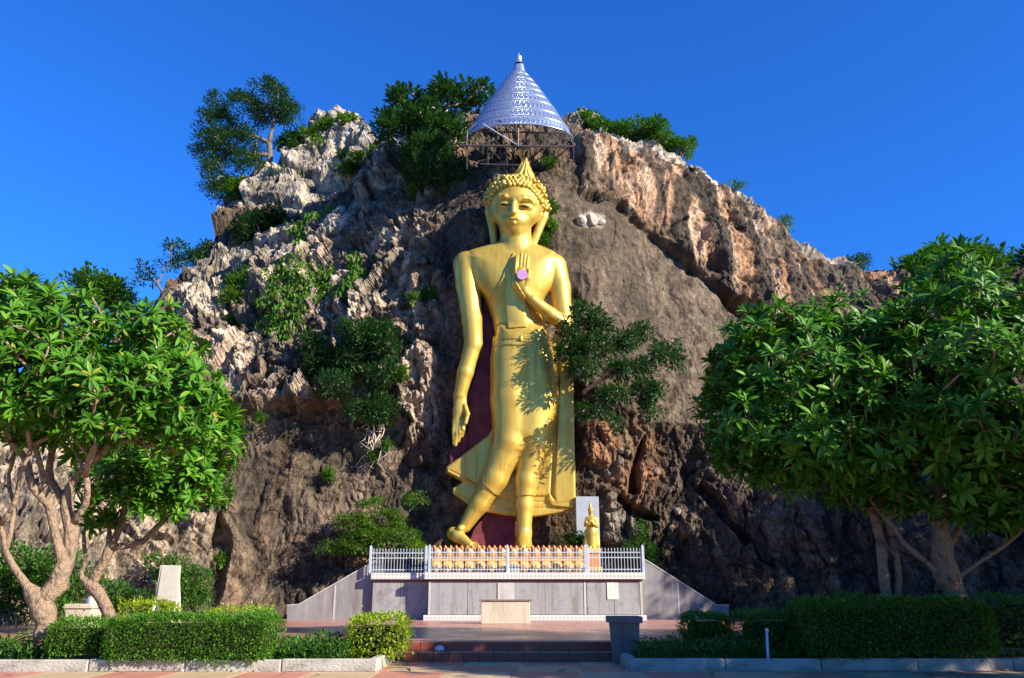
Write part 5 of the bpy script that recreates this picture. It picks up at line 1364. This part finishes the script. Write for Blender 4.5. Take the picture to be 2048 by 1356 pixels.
# --- cliff trees and bushes
def hp(px, py, out=.0):
    p, nn, _ = hill_at(px, py); return p + nn * out
gc = 'trees rooted on the crest of the hill'
Yc = float(hp(535, 345)[1]) + .5
plant('crest_tree', 'dark spreading tree leaning left on the crest of the hill', 'tree',
      [[at(536, 345, Yc), at(540, 310, Yc), at(538, 285, Yc)], [at(538, 285, Yc), at(545, 255, Yc), at(552, 225, Yc)], [at(538, 285, Yc), at(500, 268, Yc), at(460, 262, Yc)], [at(540, 310, Yc), at(505, 310, Yc), at(460, 300, Yc), at(430, 320, Yc)]],
      [(540, 205, Yc, 50, 28, 2.5), (570, 220, Yc, 32, 22, 1.5), (480, 222, Yc, 55, 28, 2.5), (430, 250, Yc, 38, 28, 2), (420, 300, Yc, 32, 36, 2), (470, 290, Yc, 55, 26, 2.2), (435, 345, Yc - 1, 30, 28, 2), (435, 380, Yc - 1.5, 22, 20, 1.5), (500, 330, Yc - .8, 35, 22, 1.5), (536, 172, Yc, 8, 10, .5), (590, 238, Yc, 10, 8, .6), (418, 206, Yc, 10, 6, .5)],
      250, 52, .24, M['cliffleaf'], .22, .025, group=gc, clump=.58, up=.8, flat_=.7)
Yc = float(hp(870, 330)[1]) + .2
plant('crest_tree', 'spiky leaved tree on the crest left of the silver canopy', 'tree',
      [[at(868, 345, Yc), at(866, 310, Yc), at(862, 280, Yc)], [at(862, 280, Yc), at(835, 250, Yc), at(815, 225, Yc)], [at(862, 280, Yc), at(885, 250, Yc), at(895, 215, Yc)], [at(866, 310, Yc), at(905, 290, Yc), at(930, 250, Yc)], [at(866, 310, Yc), at(820, 290, Yc), at(790, 270, Yc)]],
      [(812, 205, Yc, 30, 22, 1.5), (790, 260, Yc, 38, 22, 1.5), (835, 245, Yc, 38, 26, 1.5), (890, 200, Yc, 30, 22, 1.5), (930, 190, Yc, 26, 16, 1.3), (965, 190, Yc, 18, 12, 1), (870, 260, Yc, 45, 35, 2), (855, 310, Yc - .8, 45, 30, 1.5), (910, 270, Yc, 30, 30, 1.5), (850, 345, Yc - 1.2, 30, 22, 1)],
      230, 24, .46, M['cliffleaf'], .25, .035, group=gc, clump=.48, up=1.0, bark='deadwood')
Yc = float(hp(890, 360)[1]) - .3
plant('crest_shrub', 'dark shrub hanging below the spiky tree left of the canopy frame', 'shrub', [[at(885, 380, Yc), at(885, 370, Yc)]], [(880, 350, Yc, 45, 22, .8), (915, 345, Yc, 25, 30, .6), (860, 325, Yc, 30, 20, .8), (905, 380, Yc, 24, 14, .5)], 70, 20, .30, M['cliffleaf'], .08, .02, clump=.4)
gsb = 'shrubs growing on the cliff'
def shrub(label, base, blobs, n, per=22, L=.26, mat='bushleaf', rb=.07, clump=.35, off=.6, **k):
    p = hp(*base); b_ = [(x, y, float(hp(x, min(max(y, np.interp(x, ox, oy) + 4), 1260))[1]) - off, rx, ry, dd) for x, y, rx, ry, dd in blobs]
    return plant('cliff_shrub', label, 'shrub', [[p + [0, .1, 0], p + [0, -.15, .1]]], b_, n, per, L, M[mat], rb, .015, group=gsb, clump=clump, **k)
shrub('bright green shrub along the right crest by the peak rock', (1200, 262), [(1165, 245, 20, 10, 1), (1200, 258, 28, 14, 1), (1240, 270, 20, 12, 1)], 60, 26, .3, off=-.6)
shrub('wider rounded green shrub on the right crest', (1290, 290), [(1270, 262, 40, 20, 1.2), (1315, 262, 26, 18, 1.2), (1325, 285, 32, 16, 1), (1290, 275, 35, 16, 1)], 120, 26, .3, off=-.8)
shrub('low green shrub at the lower end of the right crest', (1365, 305), [(1358, 298, 26, 10, .8), (1380, 300, 10, 12, .6), (1386, 290, 6, 6, .3)], 34, 24, .26, off=-.5)
shrub('tiny tuft on the right skyline below the shrubs', (1470, 378), [(1468, 372, 10, 5, .4), (1480, 376, 6, 4, .3)], 8, 18, .22, off=-.3)
shrub('small tuft midway down the right skyline', (1575, 455), [(1570, 446, 12, 5, .4)], 9, 18, .24, off=-.3)
shrub('dull olive tuft on the lower right skyline', (1712, 530), [(1710, 527, 24, 9, .5), (1730, 521, 10, 6, .4)], 24, 20, .24, 'cliffleaf', off=-.2)
shrub('leafy green shrub draped over the white crest rock', (640, 275), [(620, 275, 18, 14, .6), (655, 255, 22, 10, .6), (690, 243, 28, 8, .6), (640, 290, 14, 10, .5)], 60, 24, .34, 'vine', off=.3)
shrub('spiky dark shrub left of the white crest rock', (580, 290), [(578, 280, 14, 14, .6), (560, 290, 8, 10, .5), (590, 300, 8, 8, .4)], 26, 22, .36, 'cliffleaf', off=.1)
shrub('green shrub on the ledge between white crest and spiky tree', (740, 320), [(720, 325, 28, 10, .8), (765, 305, 30, 14, .8), (690, 340, 20, 8, .6)], 60, 26, .3, 'bushleaf', off=.5)
shrub('round dark tuft on the white crest rock face', (690, 318), [(690, 317, 13, 8, .4)], 16, 20, .34, 'cliffleaf', off=.4)
shrub('light green shrub at the foot of the crest tree', (480, 395), [(478, 385, 20, 18, .8), (460, 375, 10, 12, .5), (490, 375, 10, 12, .5)], 44, 24, .34, 'vine', off=.5)
shrub('dull olive rounded bush on the left ledge below the white rock', (520, 470), [(515, 450, 36, 22, 1.2), (490, 470, 26, 20, 1), (545, 430, 24, 14, 1)], 110, 34, .26, 'cliffleaf', off=.8)
shrub('green shrub on the grey ledge left of the vines', (490, 570), [(485, 565, 28, 14, .8), (465, 595, 18, 10, .6), (505, 550, 14, 10, .5)], 50, 24, .26, 'vine', off=.5)
shrub('mid cliff dark green bush left of the giant statue', (740, 850), [(720, 665, 45, 22, .9), (760, 690, 30, 22, .9), (640, 720, 35, 24, .9), (700, 720, 45, 22, .9), (770, 660, 20, 14, .6), (670, 770, 35, 16, .7), (745, 760, 26, 16, .7), (760, 820, 40, 20, .8), (715, 820, 18, 12, .5), (625, 690, 18, 18, .5), (790, 705, 12, 14, .5), (775, 740, 20, 12, .5)], 240, 26, .27, 'cliffleaf', .12, .38, 1.1)
shrub('wide dark green tree overlapping the right side of the giant robe', (1165, 790), [(1170, 630, 30, 16, .7), (1190, 655, 34, 14, .7), (1140, 662, 22, 16, .6), (1142, 705, 28, 16, .6), (1185, 695, 40, 18, .8), (1250, 680, 30, 16, .7), (1285, 660, 16, 14, .5), (1330, 695, 26, 10, .5), (1260, 740, 50, 16, .7), (1355, 722, 26, 9, .5), (1310, 715, 22, 9, .5), (1170, 735, 34, 16, .6), (1225, 790, 36, 14, .6), (1295, 785, 34, 18, .6), (1300, 820, 16, 14, .4), (1185, 825, 26, 10, .4), (1225, 848, 14, 10, .4)], 300, 26, .24, 'cliffleaf', .09, .32, 3.2, bark='deadwood')
shrub('feathery bright green bush in front of the cliff beside left railing', (770, 1120), [(760, 1040, 60, 20, 1.0), (700, 1045, 50, 12, .9), (790, 1075, 60, 22, 1.0), (700, 1095, 55, 14, 1), (740, 1075, 60, 22, 1), (820, 1095, 36, 14, .8), (830, 1000, 22, 14, .6), (740, 1005, 26, 12, .6), (660, 1100, 26, 8, .6)], 220, 34, .16, 'vine', .08, .34, 1.5, flat_=.45)
shrub('yellow green shrub behind the corner post of the left railing', (835, 1100), [(835, 1095, 18, 10, .4), (815, 1100, 14, 8, .4)], 26, 24, .14, 'hedgey', off=1.4, clump=.2)
shrub('rounded bright bush behind the tilted white board', (370, 1200), [(350, 1150, 40, 30, .9), (385, 1175, 36, 35, .9), (320, 1125, 28, 12, .7), (400, 1195, 20, 20, .6), (345, 1190, 40, 25, .8)], 170, 30, .16, 'bushleaf', .08, .25, 1.6)
shrub('small leafy shrub at the foot of the small statue', (1150, 1100), [(1150, 1080, 30, 15, .4), (1170, 1088, 18, 8, .4)], 60, 26, .15, 'bushleaf', off=1.4, clump=.2)
shrub('tuft of greenery around the giant raised heel', (915, 1100), [(918, 1092, 22, 8, .3), (905, 1086, 8, 6, .3)], 34, 22, .13, 'vine', off=1.15, clump=.16)
shrub('thin shrub behind the right end of the railing', (1285, 1100), [(1282, 1055, 10, 10, .4), (1280, 1085, 18, 10, .4), (1300, 1110, 16, 16, .4), (1262, 1100, 12, 8, .4)], 50, 22, .16, 'bushleaf', off=.9, clump=.25)
shrub('dark shrub on the left skyline below the crest tree', (400, 520), [(415, 500, 11, 13, .6), (392, 515, 16, 9, .6), (364, 522, 9, 6, .5)], 40, 22, .28, 'cliffleaf', off=-.6)
shrub('sparse dark shrub with bare twigs on the left skyline', (330, 585), [(350, 495, 18, 10, .6), (333, 528, 12, 10, .5), (285, 540, 14, 8, .5), (305, 555, 12, 6, .4), (278, 560, 10, 6, .4), (365, 490, 8, 6, .4)], 26, 16, .28, 'cliffleaf', off=-1.0)
shrub('dark shrubbery in shade behind the left trunk', (60, 1200), [(40, 1130, 70, 40, 1), (120, 1160, 60, 40, 1), (200, 1190, 50, 30, .9), (-20, 1180, 60, 50, 1), (80, 1200, 70, 30, 1)], 200, 30, .2, 'bushleaf', off=3.2)
shrub('low dark bush between stone pedestal and white board', (250, 1210), [(240, 1195, 30, 22, .7), (275, 1205, 22, 16, .6)], 70, 28, .15, 'cliffleaf', off=3.0, clump=.25)
shrub('shrub on the shaded rock below the left tree crown', (420, 940), [(425, 930, 30, 30, .7), (440, 980, 20, 30, .6), (405, 985, 24, 20, .6)], 80, 26, .22, 'bushleaf', off=.7)
for i, (x, y, rx, ry) in enumerate(((862, 590, 12, 16), (830, 598, 10, 6), (520, 835, 8, 5), (660, 950, 10, 8), (775, 890, 8, 6), (800, 745, 14, 8), (1100, 415, 16, 10), (1100, 450, 14, 10), (1082, 480, 14, 12), (830, 385, 12, 14), (1095, 325, 14, 8), (455, 640, 10, 8), (745, 915, 10, 8), (440, 1120, 8, 10))):
    shrub('small leafy tuft rooted ' + ['in the crack left of the chest of the giant statue', 'on the rock ledge left of the giant shoulder', 'at the top of the dark shade patch', 'by the hanging roots', 'right of the hanging roots', 'right of the mid cliff bush', 'beside the giant right ear', 'below the giant right ear', 'beside the giant neck', 'under the spiky crest tree', 'below the canopy frame', 'on the pale pitted rock at left', 'under the hanging roots', 'in the rock crack behind the clipped hedge'][i],
          (x, y), [(x, y, rx, ry, .3)], max(8, int(rx * ry / 7)), 18, .20, ['bushleaf', 'vine'][i % 2], .03, .2, .25)
# climbing vines: leaves scattered close over the rock
def vine(label, poly, n, size=.24, mat='vine'):
    P = []; Nv = []
    x0 = min(p[0] for p in poly); x1 = max(p[0] for p in poly); y0 = min(p[1] for p in poly); y1 = max(p[1] for p in poly)
    cand = np.stack([RNG.uniform(x0, x1, n * 4), RNG.uniform(y0, y1, n * 4)], 1)
    k = poly_sd(cand[:, 0], cand[:, 1], poly) + fbm(np.stack([cand[:, 0] / 14, cand[:, 1] / 14, cand[:, 0] * 0], 1), 3, 9) * 26 < 0
    cand = cand[k][:n]
    for x, y in cand:
        p, nn, _ = hill_at(x, y); P.append(p + nn * random.uniform(.03, .3)); Nv.append(nn)
    P = np.array(P); Nv = np.array(Nv); root = thing('climbing_vine', P.mean(0), label, 'vine', 'vines draped over the cliff')
    d = np.array([0, -.2, -.8]) + rnd_dirs(len(P)) * .7
    d = d - Nv * (d * Nv).sum(1)[:, None] * .5
    V, Q = scatter(LT_MID, P, frames(d), size * RNG.uniform(.6, 1.2, len(P))); o = part('foliage', V, Q, M[mat], root); o['kind'] = 'stuff'
    mb = MB()
    for k in range(14):
        i = RNG.integers(len(P)); j = np.argsort(np.linalg.norm(P - P[i], axis=1))[min(len(P) - 1, RNG.integers(20, 60))]
        mb.tube([P[i], (P[i] + P[j]) / 2 + [0, -.05, 0], P[j]], .018, 5)
    mb.build('stems', M['bark2'], root)
vine('broad bright green vine curtain on the left cliff', [(560, 560), (620, 520), (660, 510), (665, 560), (625, 620), (590, 680), (540, 690), (520, 640)], 4600, .27)
vine('narrow hanging vine strip right of the broad curtain', [(700, 500), (722, 495), (715, 560), (690, 600), (672, 590)], 1500, .26)
vine('loose vine patch below the olive bush', [(600, 440), (650, 400), (665, 415), (610, 470), (580, 480)], 1200, .3)
vine('pale vines over the left skyline ledge', [(450, 560), (520, 545), (500, 600), (440, 612)], 420, .24)
vine('sparse creeper on the white crest ledge', [(530, 340), (580, 330), (600, 350), (545, 360)], 260, .28)
# bare hanging roots
rt = thing('hanging_roots', hp(745, 850), 'bare pale roots hanging under the mid cliff bush', 'roots')
for k in range(9):
    x, y = random.uniform(725, 765), 850; pts = []
    for s_ in range(9):
        pts.append(hp(x, y, .30 + .1 * random.random())); x += random.uniform(-14, 11) * (1 if k % 2 else .7); y += random.uniform(8, 15)
    b = MB(); b.tube(pts, np.linspace(.036, .008, 9), 5); b.build('root', M['deadwood'], rt, True)

# trees beyond the hill
plant('distant_tree', 'bright leafy tree rising beyond the right shoulder of the hill', 'tree', [[(26.5, 56, 0), (26.7, 56, 6), (26.5, 56, 12)]], [(1900, 540, 56, 80, 40, 3), (1850, 555, 56, 55, 28, 3), (1955, 548, 56, 50, 34, 3), (1890, 520, 56, 45, 20, 2), (1815, 545, 56, 28, 16, 2)], 190, 26, .55, M['bushleaf'], .35, .04, group='trees beyond the hill', clump=.9)
plant('distant_tree', 'faint tree on the far right skyline', 'tree', [[(39, 58, 0), (39.2, 58, 8), (39, 58, 16)]], [(2035, 525, 58, 30, 14, 2), (2060, 515, 58, 30, 14, 2)], 40, 24, .5, M['cliffleaf'], .3, .04, group='trees beyond the hill', clump=.8)
plant('distant_tree', 'thin tree standing beyond the left frangipani crown', 'tree', [[(-24.5, 47, 0), (-24.3, 47, 7), (-24.5, 47, 12)]], [(205, 575, 47, 38, 20, 2), (160, 570, 47, 20, 10, 1.5), (225, 590, 47, 22, 20, 2), (250, 600, 47, 16, 14, 1.5)], 70, 24, .42, M['bushleaf'], .25, .03, group='trees beyond the hill', clump=.6)

# --- clipped hedges and low planting
hedge('long dark green clipped hedge in the left bed', 205, 540, 1232, 1338, 16.15, 1.35, dens=2400, leaf=.05, toppart=None, rnd=.32)
hedge('small rounded green hedge left of the long one', 82, 205, 1241, 1322, 16.5, 1.0, dens=2400, leaf=.05, rnd=.3)
hedge('yellow green topped hedge behind the long clipped hedge', 400, 535, 1219, 1290, 17.9, .8, 'hedgey', dens=1200, leaf=.05)
hedge('cube shaped yellow green hedge beside the steps', 694, 812, 1236, 1317, 17.2, 1.2, 'hedgey', dens=900, leaf=.075, rnd=.3, toppart=None, fuzz=.05)
hedge('low yellow green shrub row before the white board', 238, 345, 1207, 1250, 19.6, .8, 'hedgey', dens=900, leaf=.07, rnd=.35, fuzz=.05, group=None)
hedge('dark cube hedge nearest the pillar in the right bed', 1372, 1470, 1228, 1286, 17.9, 1.0, dens=2400, leaf=.055, rnd=.25)
hedge('dark middle hedge in the right bed', 1489, 1612, 1228, 1300, 17.5, 1.1, dens=2200, leaf=.055, rnd=.2)
hedge('largest dark clipped hedge in the right bed below the twin stems', 1610, 1998, 1200, 1322, 16.45, 1.5, dens=1900, leaf=.06, rnd=.35)
hedge('dark hedge cut by the right edge of the photo', 2002, 2140, 1192, 1315, 17.4, 1.3, dens=900, leaf=.06)
def cover(name, label, x0, x1, y0, y1, h_, n, leaf, mat, zb=.16):
    P = np.stack([RNG.uniform(x0, x1, n), RNG.uniform(y0, y1, n), RNG.uniform(0, 1, n) ** 1.3 * h_ + zb], 1)
    P[:, 2] = zb + (P[:, 2] - zb) * (1.0 + .6 * fbm(P * np.array([2.5, 2.5, 0]), 2, 7))
    V, Q = scatter(LT_MID, P, frames(rnd_dirs(n) + np.array([0, 0, .9])), leaf * RNG.uniform(.6, 1.3, n)); o = part(name, V, Q, M[mat]); tag(o, label, 'ground cover', kind='stuff'); return o
cover('ground_cover', 'low leafy ground cover in the left bed by the cube hedge', at(530, 1300, 17)[0], at(700, 1300, 17)[0], 16.7, 18.8, .36, 4200, .10, 'bushleaf')
cover('ground_cover', 'low leafy ground cover in the shaded right bed', at(1272, 1300, 17.3)[0], at(1640, 1300, 17)[0], 16.85, 18.8, .30, 5200, .10, 'bushleaf')
cover('ground_cover', 'low weeds at the left end of the left bed', at(-60, 1300, 17)[0], at(85, 1300, 17)[0], 16.6, 18.8, .30, 1500, .12, 'bushleaf')
# strappy plant at the left edge
sp_ = thing('strap_plant', at(15, 1300, 16.9), 'pale strap leaved plant at the bottom left corner', 'plant')
lme = make_mesh('leaf', *leaf_template(1, .12, .55, 6), M['vine'], smooth=True)
for k in range(16):
    an = k * 2.4; o = link('leaf', lme, sp_, (0, 0, .05)); el = random.uniform(.3, 1.2); o.scale = (random.uniform(.42, .6),) * 3; o.rotation_euler = (0, -el, an)

# ------------------------------------------------------------------ small things
b = MB(); pz0 = atz(1250, 1322, 0.0); pY = 18.15
pa = thing('gate_pillar', (at(1250, 1300, pY)[0], pY, 0), 'dark grey tapered pillar with a wider cap beside the steps', 'pillar')
cx_ = pa.location.x; zt = at(1250, 1232, pY)[2]
V = []
for z, w_ in ((0, .235), (zt - .13, .285)): V += [(cx_ - w_, pY - w_, z), (cx_ + w_, pY - w_, z), (cx_ + w_, pY + w_, z), (cx_ - w_, pY + w_, z)]
part('shaft', np.array(V), np.array([(0, 1, 5, 4), (1, 2, 6, 5), (2, 3, 7, 6), (3, 0, 4, 7), (4, 5, 6, 7)]), M['darkconcrete'], pa)
b = MB(); b.box(cx_ - .345, cx_ + .345, pY - .345, pY + .345, zt - .13, zt, .012); b.build('cap', M['darkconcrete'], pa)
# thin post by the right kerb
tY = 16.3; bp_ = at(1537, 1342, tY); tp_ = at(1533.5, 1258, tY)
tpn = thing('thin_post', (bp_[0], tY, 0), 'thin blue white post leaning before the right kerb', 'post')
b = MB(); b.tube([(bp_[0], tY, 0), tuple(tp_)], .024, 10); b.build('shaft', M['pole'], tpn, True)
b = MB(); b.tube([tuple(tp_ - [0, 0, .05]), tuple(tp_ + [0, 0, .012])], .03, 10); b.build('cap', M['white'], tpn, True)
# tilted white board
wY = 27.0
wb = thing('white_board', at(335, 1240, wY), 'blank white board leaning back on legs in front of the left cliff', 'board')
def wbq(pts, dy, th, nm, m):
    A = [at(x, y, wY + d) for x, y, d in pts]; V = np.array(A + [p + np.array([0, th, 0]) for p in A])
    part(nm, V, np.array([(0, 1, 2, 3), (7, 6, 5, 4), (0, 4, 5, 1), (1, 5, 6, 2), (2, 6, 7, 3), (3, 7, 4, 0)]), M[m], wb)
wbq([(309, 1207, 0), (355, 1207, 0), (361, 1131, .55), (321, 1130, .55)], 0, .06, 'frame', 'board')
wbq([(313, 1203, -.04), (352, 1203, -.04), (357.5, 1134, .51), (324, 1133, .51)], 0, .03, 'face', 'board')
for x in (311, 354):
    b = MB(); a_ = at(x, 1203, wY); b.tube([tuple(a_), (a_[0] - .03, wY - .25, TZ)], .05, 6); b.build('leg', M['white'], wb)
    b = MB(); a_ = at(x + 3, 1165, wY + .35); b.tube([tuple(a_), (a_[0] + .05, wY + .75, TZ)], .045, 6); b.build('leg', M['white'], wb)
# stone pedestal box and the white jar beside it
qY = 22.5
sb = thing('stone_pedestal', (at(157, 1235, qY)[0], qY, TZ), 'low buff stone pedestal box behind the small rounded hedge', 'pedestal')
xa, xb = at(127, 1225, qY)[0], at(185, 1225, qY)[0]; zt = at(150, 1208, qY)[2]
b = MB(); b.box(xa + .04, xb - .04, qY, qY + .6, TZ, zt - .12, .015); b.build('body', M['buff'], sb)
b = MB(); b.box(xa, xb, qY - .04, qY + .64, zt - .12, zt, .02); b.build('cap', M['buff'], sb)
jY = 23.6; jx = at(192, 1200, jY)[0]; jz = at(192, 1222, jY)[2]
ja = thing('white_jar', (jx, jY, TZ), 'white rounded jar half hidden by the small crooked tree', 'jar')
b = MB(); b.lathe([(.02, TZ), (.18, TZ), (.15, TZ + .3), (.10, jz - .05), (.2, jz), (.27, jz + .18), (.22, jz + .36), (.12, jz + .44), (.15, jz + .50), (.02, jz + .5)], jx, jY, 20); b.build('body', M['white'], ja, True)
# step lamp
lp = at(879, 1303, 18.8)
la = thing('step_lamp', (lp[0], 18.8, .198), 'small pale blue dome lamp on the lower step', 'lamp')
b = MB(); b.lathe([(.13, .198), (.13, .235)], lp[0], 18.8, 18); b.build('base', M['darkconcrete'], la, True)
b = MB(); b.lathe([(.11, .235), (.10, .28), (.06, .315), (.005, .325)], lp[0], 18.8, 18); b.build('dome', M['lampblue'], la, True)
# fallen leaves on the paving
fl_me = make_mesh('fallen_leaf', *leaf_template(1, .34, -.15, 5), M['dryleaf'], smooth=True)
FL = [(560, 1348, 'near the left kerb end'), (255, 1346, 'left of the long hedge'), (640, 1350, 'by the bottom edge left of centre'), (1420, 1349, 'right of the centre line'), (1725, 1350, 'below the dark hedge'), (1900, 1346, 'near the lit kerb at right'), (1990, 1340, 'below the right hedge corner'), (2020, 1342, 'at the right edge'), (1110, 1345, 'before the steps'), (1880, 1352, 'at the bottom right'), (820, 1343, 'left of the steps'), (30, 1350, 'in the bottom left corner')]
for x, y, w_ in FL:
    p = atz(x, y, .02); o = link('fallen_leaf', fl_me, None, Vector(p)); s_ = random.uniform(.16, .28); o.scale = (s_,) * 3; o.rotation_euler = (random.uniform(-.2, .2), random.uniform(-.1, .1), random.uniform(0, 6.3))
    tag(o, 'dry brown fallen leaf on the paving ' + w_, 'leaf', 'fallen leaves on the paving')
